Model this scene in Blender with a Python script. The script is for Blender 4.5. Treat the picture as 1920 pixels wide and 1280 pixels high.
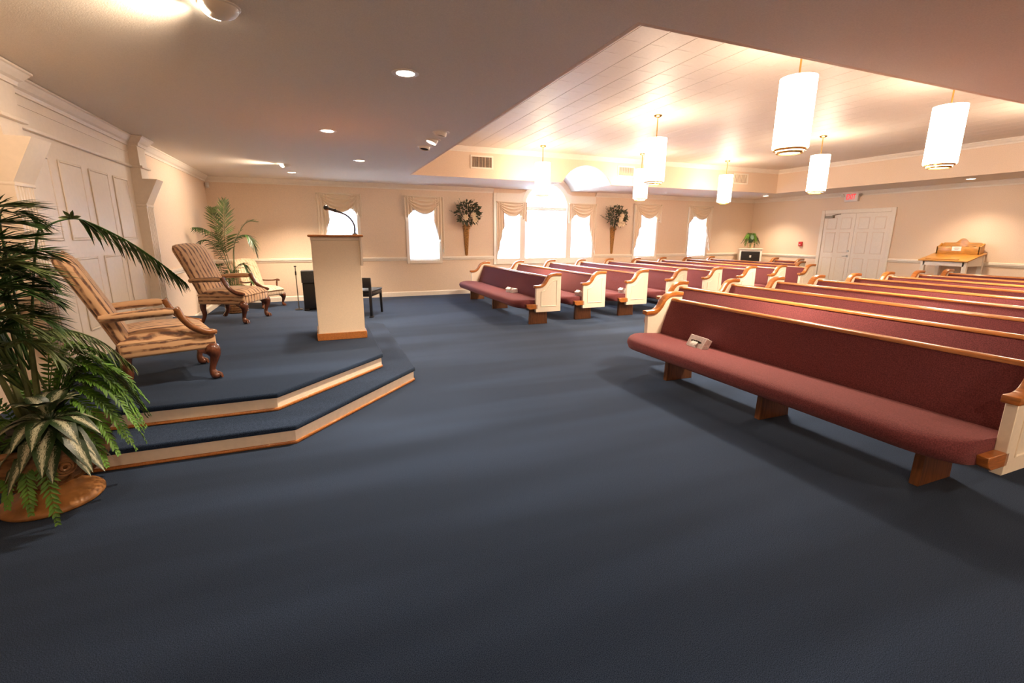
import bpy, bmesh, math, random
from mathutils import Vector, Matrix, Euler
random.seed(7)
R = math.radians
scene = bpy.context.scene
COL = scene.collection
for o in list(bpy.data.objects):
    bpy.data.objects.remove(o)

# ------------------------------------------------------------------ camera
FPX, YAW, PIT, ROL, CAMH = 872.284, R(22.0574), R(12.8251), R(0.24328), 1.365
fw = Vector((math.sin(YAW) * math.cos(PIT), math.cos(YAW) * math.cos(PIT), -math.sin(PIT)))
rt = fw.cross(Vector((0, 0, 1))).normalized()
up = rt.cross(fw)
rt, up = rt * math.cos(ROL) + up * math.sin(ROL), up * math.cos(ROL) - rt * math.sin(ROL)
cam = bpy.data.cameras.new('camera')
cam.sensor_width = 36.0
cam.lens = FPX / 1920 * 36.0
cam.clip_start = 0.05
camo = bpy.data.objects.new('camera', cam)
COL.objects.link(camo)
camo.matrix_world = Matrix(((rt.x, up.x, -fw.x, 0), (rt.y, up.y, -fw.y, 0), (rt.z, up.z, -fw.z, CAMH), (0, 0, 0, 1)))
scene.camera = camo

def at(px, py, Y):
    """point of the room seen at a photograph pixel, at depth Y"""
    d = rt * ((px - 960) / FPX) - up * ((py - 640) / FPX) + fw
    return Vector((0, 0, CAMH)) + d * (Y / d.y)

# ------------------------------------------------------------------ world, light levels, exposure
SKY = 14.0         # overcast daylight outside the windows
PENDANT = 9.0     # emission of the hanging shades
SPOT = 100.0       # recessed ceiling lamps
PDOWN = 215.0      # lamp shining down out of each pendant
WARM = (1.0, 0.79, 0.58)
world = bpy.data.worlds.new('overcast_sky')
scene.world = world
world.use_nodes = True
bg = world.node_tree.nodes['Background']
bg.inputs[0].default_value = (0.60, 0.79, 1.0, 1)
bg.inputs[1].default_value = SKY
vs = scene.view_settings
vs.view_transform = 'Standard'
vs.look = 'None'
vs.gamma = 1.0
vs.exposure = 1.55
vs.use_curve_mapping = False

# ------------------------------------------------------------------ materials
MATS = {}
def mat(name, color, rough=0.6, var=0.0, scale=20.0, bump=0.0, metal=0.0, spec=0.5, stretch=(1, 1, 1), color2=None, emit=None, estr=0.0, coat=0.0, sheen=0.0, detail=4.0):
    if name in MATS:
        return MATS[name]
    m = bpy.data.materials.new(name)
    m.use_nodes = True
    nt = m.node_tree
    p = nt.nodes['Principled BSDF']
    p.inputs['Base Color'].default_value = (*color, 1)
    p.inputs['Roughness'].default_value = rough
    p.inputs['Metallic'].default_value = metal
    p.inputs['Specular IOR Level'].default_value = spec
    p.inputs['Coat Weight'].default_value = coat
    p.inputs['Sheen Weight'].default_value = sheen
    if emit:
        p.inputs['Emission Color'].default_value = (*emit, 1)
        p.inputs['Emission Strength'].default_value = estr
    if var > 0 or bump > 0 or color2:
        tc = nt.nodes.new('ShaderNodeTexCoord')
        mp = nt.nodes.new('ShaderNodeMapping')
        mp.inputs['Scale'].default_value = stretch
        nz = nt.nodes.new('ShaderNodeTexNoise')
        nz.inputs['Scale'].default_value = scale
        nz.inputs['Detail'].default_value = detail
        nt.links.new(tc.outputs['Object'], mp.inputs[0])
        nt.links.new(mp.outputs[0], nz.inputs['Vector'])
        if var > 0 or color2:
            cr = nt.nodes.new('ShaderNodeValToRGB')
            c2 = color2 if color2 else tuple(min(1, c * (1 + var)) for c in color)
            c1 = color if color2 else tuple(c * (1 - var) for c in color)
            cr.color_ramp.elements[0].position = 0.35
            cr.color_ramp.elements[1].position = 0.65
            cr.color_ramp.elements[0].color = (*c1, 1)
            cr.color_ramp.elements[1].color = (*c2, 1)
            nt.links.new(nz.outputs['Fac'], cr.inputs[0])
            nt.links.new(cr.outputs[0], p.inputs['Base Color'])
        if bump > 0:
            b = nt.nodes.new('ShaderNodeBump')
            b.inputs['Strength'].default_value = bump
            b.inputs['Distance'].default_value = 0.004
            nt.links.new(nz.outputs['Fac'], b.inputs['Height'])
            nt.links.new(b.outputs[0], p.inputs['Normal'])
    MATS[name] = m
    return m

M_wall = mat('beige_wallpaper', (0.81, 0.625, 0.465), 0.75, 0.05, 90, 0.12)
M_white = mat('cream_paint', (0.80, 0.68, 0.545), 0.42, 0.02, 30, 0.0)
M_trim = mat('white_trim_paint', (0.86, 0.76, 0.64), 0.4, 0.02, 30)
M_soffit = mat('soffit_paint', (0.81, 0.725, 0.62), 0.85, 0.05, 160, 0.25)
M_tile = mat('ceiling_tile_face', (0.79, 0.69, 0.58), 0.5, 0.04, 26, 0.25, stretch=(1, 6, 1), spec=0.3)
M_gap = mat('tile_joint', (0.42, 0.33, 0.24), 0.9)
M_fabric = mat('burgundy_pew_fabric', (0.142, 0.038, 0.042), 0.9, 0.30, 170, 0.3, sheen=0.22, spec=0.15)
M_fabric.node_tree.nodes['Principled BSDF'].inputs['Sheen Tint'].default_value = (1.0, 0.52, 0.50, 1)
M_fabric.node_tree.nodes['Principled BSDF'].inputs['Sheen Roughness'].default_value = 0.5
M_oak = mat('honey_oak', (0.40, 0.135, 0.028), 0.28, 0.22, 9, 0.05, stretch=(2, 2, 14), coat=0.3)
M_oakrail = mat('honey_oak_rail', (0.44, 0.16, 0.04), 0.25, 0.18, 9, 0.03, stretch=(14, 1, 14), coat=0.4)
M_golden = mat('golden_oak', (0.50, 0.225, 0.035), 0.35, 0.2, 9, 0.04, stretch=(6, 1, 6), coat=0.3)
M_oakleg = mat('dark_oak_leg', (0.17, 0.06, 0.018), 0.45, 0.3, 8, 0.05, stretch=(9, 9, 1))
M_pewwhite = mat('pew_end_cream_paint', (0.86, 0.75, 0.60), 0.42, 0.02, 40)
M_black = mat('black_lacquer', (0.012, 0.010, 0.009), 0.3, 0.2, 40)
M_blackdull = mat('black_vinyl', (0.03, 0.028, 0.026), 0.6, 0.3, 60)
M_mahog = mat('mahogany', (0.115, 0.035, 0.015), 0.25, 0.3, 14, 0.08, stretch=(3, 3, 1), coat=0.3)
M_armwood = mat('walnut_arm', (0.23, 0.085, 0.025), 0.25, 0.3, 14, 0.06, coat=0.4)
M_brass = mat('brass', (0.75, 0.48, 0.14), 0.22, 0.05, 30, metal=1.0)
M_gold = mat('aged_gold', (0.36, 0.17, 0.035), 0.38, 0.35, 40, 0.6, spec=0.6)
M_urn = mat('bronze_resin', (0.25, 0.115, 0.04), 0.4, 0.4, 16, 0.6, stretch=(1, 1, 3))
M_urnbase = mat('bronze_plate', (0.37, 0.165, 0.05), 0.4, 0.3, 12, 0.3)
M_steel = mat('brushed_steel', (0.6, 0.55, 0.48), 0.3, 0.05, 40, metal=1.0)
M_grey = mat('closer_grey', (0.30, 0.26, 0.19), 0.4, 0.05, 30, metal=0.6)
M_curtain = mat('champagne_satin', (0.82, 0.67, 0.50), 0.5, 0.04, 120, 0.1)
M_red = mat('alarm_red', (0.55, 0.02, 0.02), 0.35, 0.05, 30)
M_exitred = mat('exit_red_glow', (0.8, 0.1, 0.1), 0.4, 0.02, 30, emit=(1.0, 0.05, 0.06), estr=0.30)
M_paper = mat('white_paper', (0.85, 0.82, 0.78), 0.8, 0.02, 40)
M_tbox = mat('tissue_carton', (0.74, 0.68, 0.66), 0.6, 0.15, 60)
M_leafA = mat('palm_leaf_green', (0.034, 0.085, 0.014), 0.42, 0.5, 6)
M_leafB = mat('fern_green', (0.085, 0.20, 0.016), 0.5, 0.4, 8)
M_leafC = mat('dusty_eucalyptus', (0.10, 0.11, 0.06), 0.6, 0.4, 20)
M_leafD = mat('pale_palm_green', (0.11, 0.15, 0.045), 0.5, 0.4, 10)
M_stem = mat('palm_stem', (0.12, 0.14, 0.045), 0.55, 0.3, 12)
M_petal = mat('ivory_petal', (0.80, 0.66, 0.45), 0.6, 0.06, 30)
M_soil = mat('dark_soil', (0.02, 0.014, 0.008), 0.95, 0.4, 40)
M_basket = mat('wicker_basket', (0.24, 0.12, 0.045), 0.7, 0.4, 60, 0.8)
M_terra = mat('cream_pot', (0.55, 0.38, 0.22), 0.5, 0.15, 20)
M_riser = mat('riser_cream', (0.95, 0.80, 0.63), 0.45, 0.03, 30)
M_white_plastic = mat('white_plastic', (0.75, 0.68, 0.6), 0.4, 0.02, 30)
M_dark = mat('dark_recess', (0.02, 0.015, 0.012), 0.8)

def carpet_mat():
    m = bpy.data.materials.new('navy_carpet')
    m.use_nodes = True
    nt = m.node_tree; N = nt.nodes; L = nt.links
    p = N['Principled BSDF']
    p.inputs['Roughness'].default_value = 0.95
    p.inputs['Specular IOR Level'].default_value = 0.05
    p.inputs['Sheen Weight'].default_value = 0.13
    p.inputs['Sheen Roughness'].default_value = 0.45
    p.inputs['Sheen Tint'].default_value = (0.72, 0.84, 1.0, 1)
    tc = N.new('ShaderNodeTexCoord')
    n1 = N.new('ShaderNodeTexNoise'); n1.inputs['Scale'].default_value = 330; n1.inputs['Detail'].default_value = 1
    L.new(tc.outputs['Object'], n1.inputs['Vector'])
    r1 = N.new('ShaderNodeValToRGB')
    r1.color_ramp.elements[0].position = 0.3; r1.color_ramp.elements[0].color = (0.005, 0.011, 0.027, 1)
    r1.color_ramp.elements[1].position = 0.7; r1.color_ramp.elements[1].color = (0.037, 0.058, 0.104, 1)
    L.new(n1.outputs['Fac'], r1.inputs[0])
    # brushed-nap bands left by the vacuum cleaner
    mp = N.new('ShaderNodeMapping'); mp.inputs['Rotation'].default_value = (0, 0, R(-12)); mp.inputs['Scale'].default_value = (0.14, 1.0, 1)
    L.new(tc.outputs['Object'], mp.inputs[0])
    n2 = N.new('ShaderNodeTexNoise'); n2.inputs['Scale'].default_value = 1.7; n2.inputs['Detail'].default_value = 2
    L.new(mp.outputs[0], n2.inputs['Vector'])
    r2 = N.new('ShaderNodeValToRGB')
    r2.color_ramp.elements[0].position = 0.42; r2.color_ramp.elements[0].color = (0.80, 0.80, 0.80, 1)
    r2.color_ramp.elements[1].position = 0.58; r2.color_ramp.elements[1].color = (1.16, 1.16, 1.16, 1)
    L.new(n2.outputs['Fac'], r2.inputs[0])
    mx = N.new('ShaderNodeMix'); mx.data_type = 'RGBA'; mx.blend_type = 'MULTIPLY'; mx.inputs[0].default_value = 1
    L.new(r1.outputs[0], mx.inputs[6]); L.new(r2.outputs[0], mx.inputs[7])
    L.new(mx.outputs[2], p.inputs['Base Color'])
    b = N.new('ShaderNodeBump'); b.inputs['Strength'].default_value = 0.08; b.inputs['Distance'].default_value = 0.004
    L.new(n1.outputs['Fac'], b.inputs['Height']); L.new(b.outputs[0], p.inputs['Normal'])
    return m
M_carpet = carpet_mat()

def stripe_mat(name, base, dark, mid, axis='Y', freq=4.6, distort=2.2, side=(0.0, 1.4)):
    """woven stripes running fore and aft over an upholstered chair"""
    m = bpy.data.materials.new(name); m.use_nodes = True
    nt = m.node_tree; N = nt.nodes; L = nt.links
    p = N['Principled BSDF']; p.inputs['Roughness'].default_value = 0.7; p.inputs['Sheen Weight'].default_value = 0.2
    tc = N.new('ShaderNodeTexCoord')
    mp = N.new('ShaderNodeMapping'); mp.inputs['Scale'].default_value = (0.35, 1, 0.35)
    L.new(tc.outputs['Object'], mp.inputs[0])
    # side faces carry the stripes lengthwise: use depth instead of width there
    sx_ = N.new('ShaderNodeSeparateXYZ'); L.new(tc.outputs['Object'], sx_.inputs[0])
    sn = N.new('ShaderNodeSeparateXYZ'); L.new(tc.outputs['Normal'], sn.inputs[0])
    an = N.new('ShaderNodeMath'); an.operation = 'ABSOLUTE'; L.new(sn.outputs['Y'], an.inputs[0])
    gt = N.new('ShaderNodeMath'); gt.operation = 'GREATER_THAN'; gt.inputs[1].default_value = 0.8; L.new(an.outputs[0], gt.inputs[0])
    dz = N.new('ShaderNodeMath'); dz.operation = 'MULTIPLY_ADD'; dz.inputs[1].default_value = side[1]; L.new(sx_.outputs['Z'], dz.inputs[0])
    dx = N.new('ShaderNodeMath'); dx.operation = 'MULTIPLY'; dx.inputs[1].default_value = side[0]; L.new(sx_.outputs['X'], dx.inputs[0]); L.new(dx.outputs[0], dz.inputs[2])
    ym = N.new('ShaderNodeMix'); ym.data_type = 'FLOAT'; L.new(gt.outputs[0], ym.inputs[0]); L.new(sx_.outputs['Y'], ym.inputs[2]); L.new(dz.outputs[0], ym.inputs[3])
    cx = N.new('ShaderNodeCombineXYZ'); L.new(ym.outputs[0], cx.inputs['Y'])
    xs = N.new('ShaderNodeMath'); xs.operation = 'MULTIPLY'; xs.inputs[1].default_value = .35; L.new(sx_.outputs['X'], xs.inputs[0]); L.new(xs.outputs[0], cx.inputs['X'])
    zs = N.new('ShaderNodeMath'); zs.operation = 'MULTIPLY'; zs.inputs[1].default_value = .35; L.new(sx_.outputs['Z'], zs.inputs[0]); L.new(zs.outputs[0], cx.inputs['Z'])
    w = N.new('ShaderNodeTexWave'); w.wave_type = 'BANDS'; w.bands_direction = axis
    w.inputs['Scale'].default_value = freq; w.inputs['Distortion'].default_value = distort
    w.inputs['Detail'].default_value = 4; w.inputs['Detail Scale'].default_value = 5
    L.new(cx.outputs[0], w.inputs['Vector'])
    cr = N.new('ShaderNodeValToRGB')
    e = cr.color_ramp.elements
    e[0].position = 0.0; e[0].color = (*dark, 1)
    e[1].position = 1.0; e[1].color = (*base, 1)
    a = cr.color_ramp.elements.new(0.22); a.color = (*mid, 1)
    a = cr.color_ramp.elements.new(0.42); a.color = (*base, 1)
    L.new(w.outputs['Fac'], cr.inputs[0])
    n = N.new('ShaderNodeTexNoise'); n.inputs['Scale'].default_value = 18; n.inputs['Detail'].default_value = 5
    L.new(tc.outputs['Object'], n.inputs['Vector'])
    r2 = N.new('ShaderNodeValToRGB'); r2.color_ramp.elements[0].position = 0.45; r2.color_ramp.elements[1].position = 0.62
    r2.color_ramp.elements[0].color = (0, 0, 0, 1); r2.color_ramp.elements[1].color = (0.6, 0.6, 0.6, 1)
    L.new(n.outputs['Fac'], r2.inputs[0])
    mx = N.new('ShaderNodeMix'); mx.data_type = 'RGBA'; mx.inputs[7].default_value = (*base, 1)
    L.new(r2.outputs[0], mx.inputs[0]); L.new(cr.outputs[0], mx.inputs[6])
    L.new(mx.outputs[2], p.inputs['Base Color'])
    return m
M_stripe = stripe_mat('striped_upholstery', (0.56, 0.335, 0.175), (0.07, 0.03, 0.018), (0.26, 0.105, 0.04))
M_stripeback = stripe_mat('striped_back_upholstery', (0.56, 0.335, 0.175), (0.07, 0.03, 0.018), (0.26, 0.105, 0.04), side=(1.3, 0.5))
M_damask = stripe_mat('damask_upholstery', (0.70, 0.53, 0.36), (0.46, 0.28, 0.15), (0.62, 0.43, 0.26), freq=5, distort=9)

def variegated_mat():
    m = bpy.data.materials.new('variegated_leaf'); m.use_nodes = True
    nt = m.node_tree; N = nt.nodes; L = nt.links
    p = N['Principled BSDF']; p.inputs['Roughness'].default_value = 0.4
    tc = N.new('ShaderNodeTexCoord')
    uv = N.new('ShaderNodeSeparateXYZ'); L.new(tc.outputs['UV'], uv.inputs[0])
    # across: 0.5 at the midrib
    sub = N.new('ShaderNodeMath'); sub.operation = 'SUBTRACT'; sub.inputs[1].default_value = 0.5; L.new(uv.outputs['Y'], sub.inputs[0])
    ab = N.new('ShaderNodeMath'); ab.operation = 'ABSOLUTE'; L.new(sub.outputs[0], ab.inputs[0])
    n = N.new('ShaderNodeTexNoise'); n.inputs['Scale'].default_value = 9; n.inputs['Detail'].default_value = 5
    mp = N.new('ShaderNodeMapping'); mp.inputs['Scale'].default_value = (3.2, 1.6, 1); L.new(tc.outputs['UV'], mp.inputs[0]); L.new(mp.outputs[0], n.inputs['Vector'])
    ad = N.new('ShaderNodeMath'); ad.operation = 'MULTIPLY_ADD'; ad.inputs[1].default_value = 0.85; L.new(n.outputs['Fac'], ad.inputs[0]); L.new(ab.outputs[0], ad.inputs[2])
    cr = N.new('ShaderNodeValToRGB')
    cr.color_ramp.elements[0].position = 0.46; cr.color_ramp.elements[0].color = (0.50, 0.49, 0.33, 1)
    cr.color_ramp.elements[1].position = 0.66; cr.color_ramp.elements[1].color = (0.02, 0.045, 0.012, 1)
    L.new(ad.outputs[0], cr.inputs[0]); L.new(cr.outputs[0], p.inputs['Base Color'])
    return m
M_varieg = variegated_mat()

def glow_mat(name, color, strength):
    m = bpy.data.materials.new(name); m.use_nodes = True
    nt = m.node_tree; nt.nodes.clear()
    e = nt.nodes.new('ShaderNodeEmission'); e.inputs[0].default_value = (*color, 1); e.inputs[1].default_value = strength
    o = nt.nodes.new('ShaderNodeOutputMaterial'); nt.links.new(e.outputs[0], o.inputs[0])
    return m
M_shade = glow_mat('lit_opal_shade', (1.0, 0.80, 0.60), PENDANT)
M_bulb = glow_mat('lit_bulb', (1.0, 0.80, 0.55), PENDANT * 0.3)
M_spotface = glow_mat('lit_lamp_face', (1.0, 0.84, 0.64), 14.0)

def glass_mat():
    m = bpy.data.materials.new('window_glass'); m.use_nodes = True
    nt = m.node_tree; nt.nodes.clear()
    t = nt.nodes.new('ShaderNodeBsdfTransparent'); t.inputs[0].default_value = (0.95, 0.97, 1, 1)
    g = nt.nodes.new('ShaderNodeBsdfGlossy'); g.inputs['Roughness'].default_value = 0.03
    f = nt.nodes.new('ShaderNodeFresnel'); f.inputs[0].default_value = 1.25
    x = nt.nodes.new('ShaderNodeMixShader'); o = nt.nodes.new('ShaderNodeOutputMaterial')
    nt.links.new(f.outputs[0], x.inputs[0]); nt.links.new(t.outputs[0], x.inputs[1]); nt.links.new(g.outputs[0], x.inputs[2]); nt.links.new(x.outputs[0], o.inputs[0])
    return m
M_glass = glass_mat()

def blind_mat():
    m = bpy.data.materials.new('white_vinyl_slat'); m.use_nodes = True
    nt = m.node_tree; nt.nodes.clear()
    d = nt.nodes.new('ShaderNodeBsdfDiffuse'); d.inputs[0].default_value = (0.85, 0.85, 0.85, 1)
    t = nt.nodes.new('ShaderNodeBsdfTranslucent'); t.inputs[0].default_value = (0.9, 0.92, 0.95, 1)
    x = nt.nodes.new('ShaderNodeMixShader'); x.inputs[0].default_value = 0.30
    o = nt.nodes.new('ShaderNodeOutputMaterial')
    nt.links.new(d.outputs[0], x.inputs[1]); nt.links.new(t.outputs[0], x.inputs[2]); nt.links.new(x.outputs[0], o.inputs[0])
    return m
M_slat = blind_mat()

# ------------------------------------------------------------------ geometry helpers
class MB:
    def __init__(s):
        s.v = []; s.f = []; s.uv = None
    def add(s, vs, fs):
        n = len(s.v); s.v += [tuple(v) for v in vs]; s.f += [tuple(i + n for i in f) for f in fs]; return s
    def box(s, x0, x1, y0, y1, z0, z1):
        return s.add([(x0, y0, z0), (x1, y0, z0), (x1, y1, z0), (x0, y1, z0), (x0, y0, z1), (x1, y0, z1), (x1, y1, z1), (x0, y1, z1)],
                     [(3, 2, 1, 0), (4, 5, 6, 7), (0, 1, 5, 4), (1, 2, 6, 5), (2, 3, 7, 6), (3, 0, 4, 7)])
    def loft(s, rings, closed=True, caps=True):
        n = len(rings[0]); base = len(s.v)
        for r in rings: s.v += [tuple(p) for p in r]
        for i in range(len(rings) - 1):
            for j in range(n if closed else n - 1):
                k = (j + 1) % n
                s.f.append((base + i * n + j, base + i * n + k, base + (i + 1) * n + k, base + (i + 1) * n + j))
        if caps and closed:
            s.f.append(tuple(base + j for j in reversed(range(n))))
            s.f.append(tuple(base + (len(rings) - 1) * n + j for j in range(n)))
        return s
    def prism(s, prof, axis, a, b):
        """closed 2D profile extruded from a to b; axis x: prof=(y,z), y: (x,z), z: (x,y)"""
        def P(p, t):
            return (t, p[0], p[1]) if axis == 'x' else (p[0], t, p[1]) if axis == 'y' else (p[0], p[1], t)
        return s.loft([[P(p, a) for p in prof], [P(p, b) for p in prof]])
    def tube(s, pts, rad, seg=8, caps=True, flat=1.0):
        pts = [Vector(p) for p in pts]; n = len(pts)
        rr = rad if isinstance(rad, (list, tuple)) else [rad] * n
        rings = []; pu = None
        for i, p in enumerate(pts):
            t = (pts[min(i + 1, n - 1)] - pts[max(i - 1, 0)])
            if t.length < 1e-9: t = Vector((0, 0, 1))
            t.normalize()
            if pu is None:
                ref = Vector((0, 0, 1)) if abs(t.z) < 0.9 else Vector((1, 0, 0))
                u = t.cross(ref).normalized()
            else:
                u = (pu - t * pu.dot(t)).normalized()
            pu = u; w = t.cross(u)
            rings.append([p + (u * math.cos(2 * math.pi * k / seg) + w * math.sin(2 * math.pi * k / seg) * flat) * rr[i] for k in range(seg)])
        return s.loft(rings, True, caps)
    def lathe(s, prof, c=(0, 0, 0), seg=24, caps=True):
        rings = [[(c[0] + r * math.cos(2 * math.pi * k / seg), c[1] + r * math.sin(2 * math.pi * k / seg), c[2] + z) for k in range(seg)] for r, z in prof]
        return s.loft(rings, True, caps)
    def ball(s, c, r, seg=10, rings=6, sq=(1, 1, 1)):
        pr = []
        for i in range(rings + 1):
            a = -math.pi / 2 + math.pi * i / rings
            pr.append([(c[0] + max(1e-4, math.cos(a)) * r * sq[0] * math.cos(2 * math.pi * k / seg), c[1] + max(1e-4, math.cos(a)) * r * sq[1] * math.sin(2 * math.pi * k / seg), c[2] + r * sq[2] * math.sin(a)) for k in range(seg)])
        return s.loft(pr)
    def mesh(s, name, m, smooth=False, bevel=0.0, bseg=2, sharp=40, fix=True):
        me = bpy.data.meshes.new(name)
        me.from_pydata(s.v, [], s.f)
        if s.uv:
            ul = me.uv_layers.new(name='UVMap')
            for lp in me.loops: ul.data[lp.index].uv = s.uv[lp.vertex_index]
        if fix or bevel:
            bm = bmesh.new(); bm.from_mesh(me)
            if fix: bmesh.ops.recalc_face_normals(bm, faces=bm.faces)
            if bevel:
                es = [e for e in bm.edges if len(e.link_faces) == 2 and e.calc_face_angle() > R(30)]
                bmesh.ops.bevel(bm, geom=es, offset=bevel, segments=bseg, profile=0.5, affect='EDGES', clamp_overlap=True)
            bm.to_mesh(me); bm.free()
        if m: me.materials.append(m)
        if smooth or bevel:
            me.polygons.foreach_set('use_smooth', [True] * len(me.polygons))
            me.set_sharp_from_angle(angle=R(sharp))
        return me
    def build(s, name, m, parent=None, **k):
        return link(name, s.mesh(name, m, **k), parent)

def link(name, me, parent=None):
    o = bpy.data.objects.new(name, me); COL.objects.link(o)
    if parent is not None: o.parent = parent
    return o
def tag(o, label, cat, group=None):
    o['label'] = label; o['category'] = cat
    if group: o['group'] = group
    return o
def thing(name, label, cat, loc=(0, 0, 0), rz=0.0, group=None):
    o = bpy.data.objects.new(name, None); COL.objects.link(o)
    o.empty_display_size = 0.1
    o.location = loc; o.rotation_euler = (0, 0, rz)
    return tag(o, label, cat, group)
def struct(o):
    o['kind'] = 'structure'; return o
def sempty(name, loc=(0, 0, 0)):
    o = bpy.data.objects.new(name, None); COL.objects.link(o); o.location = loc
    return struct(o)
def box(name, m, parent, x0, x1, y0, y1, z0, z1, bevel=0.0, **k):
    return MB().box(x0, x1, y0, y1, z0, z1).build(name, m, parent, bevel=bevel, **k)
def bez(pts, n):
    """Catmull-Rom through pts"""
    P = [Vector(p) for p in pts]; P = [P[0] * 2 - P[1]] + P + [P[-1] * 2 - P[-2]]
    out = []; k = len(P) - 3
    for i in range(n):
        t = i / (n - 1) * k; j = min(int(t), k - 1); t -= j
        a, b, c, d = P[j:j + 4]
        out.append(0.5 * ((2 * b) + (c - a) * t + (2 * a - 5 * b + 4 * c - d) * t * t + (3 * b - a - 3 * c + d) * t ** 3))
    return out

# ------------------------------------------------------------------ room shell
XL, XR, YN, YF = -1.94, 12.2, -1.6, 10.77
ZC, ZT = 2.44, 2.995
TX0, TX1, TY0, TY1 = 1.643, 10.9, 2.295, 8.99
ACX, ACZ, AR = 5.35, 2.135, 0.67           # barrel vault over the arched window
HW = math.sqrt(AR ** 2 - (ZC - ACZ) ** 2)

struct(box('floor', M_carpet, None, XL - .2, XR + .2, YN - .2, YF + .2, -.12, 0))
struct(box('wall_left', M_wall, None, XL - .15, XL, YN - .15, YF + .15, 0, ZT + .1))
struct(box('wall_right', M_wall, None, XR, XR + .15, YN - .15, YF + .15, 0, ZT + .1))
struct(box('wall_near', M_wall, None, XL, XR, YN - .15, YN, 0, ZT + .1))

# far wall with window openings
WINS = [(0.03, 0.84), (1.80, 2.61), (7.88, 8.69), (9.72, 10.50)]
WZ0, WZ1 = 0.735, 2.17
BX0, BX1, BZ0 = 3.93, 6.61, 0.74           # three-light bay
CX0, CX1 = 4.69, 5.83
def arch_pts(cx, cz, r, a0, a1, n):
    return [(cx + r * math.cos(a0 + (a1 - a0) * i / n), cz + r * math.sin(a0 + (a1 - a0) * i / n)) for i in range(n + 1)]
fwall = MB()
holes = [(a + .06, b - .06, WZ0 + .07, WZ1 - .05) for a, b in WINS] + [(BX0, CX0 - .14, .82, 2.12), (CX0, CX1, .82, None), (CX1 + .14, BX1, .82, 2.12)]
holes.sort()
xp = XL
for h in holes:
    fwall.box(xp, h[0], YF, YF + .15, 0, ZT + .1)
    fwall.box(h[0], h[1], YF, YF + .15, 0, h[2])
    if h[3] is None:
        r = (h[1] - h[0]) / 2
        prof = [(h[0], ZT + .1)] + list(reversed(arch_pts((h[0] + h[1]) / 2, 2.02, r, 0, math.pi, 24))) + [(h[1], ZT + .1)]
        fwall.prism(prof, 'y', YF, YF + .15)
    else:
        fwall.box(h[0], h[1], YF, YF + .15, h[3], ZT + .1)
    xp = h[1]
fwall.box(xp, XR, YF, YF + .15, 0, ZT + .1)
struct(fwall.build('wall_far', M_wall))

# low ceiling around the tray, tray faces, vault, tiles
ceil = MB()
T3 = .031
ceil.box(XL - .1, TX0 - T3, YN - .1, YF + .1, ZC, ZC + .05)
ceil.box(TX1 + T3, XR + .1, YN - .1, YF + .1, ZC, ZC + .05)
ceil.box(TX0 - T3, TX1 + T3, YN - .1, TY0 - T3, ZC, ZC + .05)
ceil.box(TX0 - T3, ACX - HW, TY1 + T3, YF + .1, ZC, ZC + .05)
ceil.box(ACX + HW, TX1 + T3, TY1 + T3, YF + .1, ZC, ZC + .05)
ceiling = struct(ceil.build('ceiling', M_soffit))
box('roof_deck', M_gap, ceiling, XL - .1, XR + .1, YN - .1, YF + .1, ZT + .03, ZT + .09)
e = .0
tf = MB().prism([(TX0, ZC + e)] + [(ACX - HW, ZC + e)] + list(reversed(arch_pts(ACX, ACZ, AR, math.acos(HW / AR), math.pi - math.acos(HW / AR), 28)))[1:-1] + [(ACX + HW, ZC + e), (TX1, ZC + e), (TX1, ZT + .03), (TX0, ZT + .03)], 'y', TY1, TY1 + .03)
tf.build('tray_face', M_wall, ceiling)
box('tray_face', M_wall, ceiling, TX0, TX1, TY0 - .03, TY0, ZC, ZT + .03)
box('tray_face', M_wall, ceiling, TX0 - .03, TX0, TY0 - .03, TY1 + .03, ZC, ZT + .03)
box('tray_face', M_wall, ceiling, TX1, TX1 + .03, TY0 - .03, TY1 + .03, ZC, ZT + .03)
a0 = math.acos(HW / AR) - .0
outer = arch_pts(ACX, ACZ, AR + .03, a0, math.pi - a0, 28)
inner = arch_pts(ACX, ACZ, AR, a0, math.pi - a0, 28)
M_vault = mat('vault_plaster', (0.80, 0.76, 0.71), 0.8, 0.02, 60)
MB().prism(outer + list(reversed(inner)), 'y', TY1 + T3, YF).build('vault', M_vault, ceiling, smooth=True)

# 12-inch ceiling tiles, each with its own edge
TS = 0.2875
nx = int(round((TX1 - TX0) / TS)); ny = int(round((TY1 - TY0) / TS))
sx, sy = (TX1 - TX0) / nx, (TY1 - TY0) / ny
tme = MB().box(-sx / 2 + .0022, sx / 2 - .0022, -sy / 2 + .0005, sy / 2 - .0005, 0, .02).mesh('ceiling_tile', M_tile, bevel=.0015, bseg=1)
cells = [(TX0 + (i + .5) * sx, TY0 + (j + .5) * sy) for i in range(nx) for j in range(ny)]
def vis(c):
    d = Vector((c[0], c[1], ZT - CAMH)); z = d.dot(fw)
    u, v = 960 + FPX * d.dot(rt) / z, 640 - FPX * d.dot(up) / z
    inside = -40 < u < 1960 and -40 < v < 1300 and c[1] > 3.25
    return (0 if inside else 1, d.length)
cells.sort(key=vis)
for c in cells[:300]:
    t = link('ceiling_tile', tme, ceiling); t.location = (c[0], c[1], ZT)
rest = MB()
for c in cells[300:]:
    rest.box(c[0] - sx / 2 + .0022, c[0] + sx / 2 - .0022, c[1] - sy / 2 + .0005, c[1] + sy / 2 - .0005, ZT, ZT + .02)
ro = rest.build('ceiling_tile_field', M_tile, ceiling); ro['kind'] = 'stuff'

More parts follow.
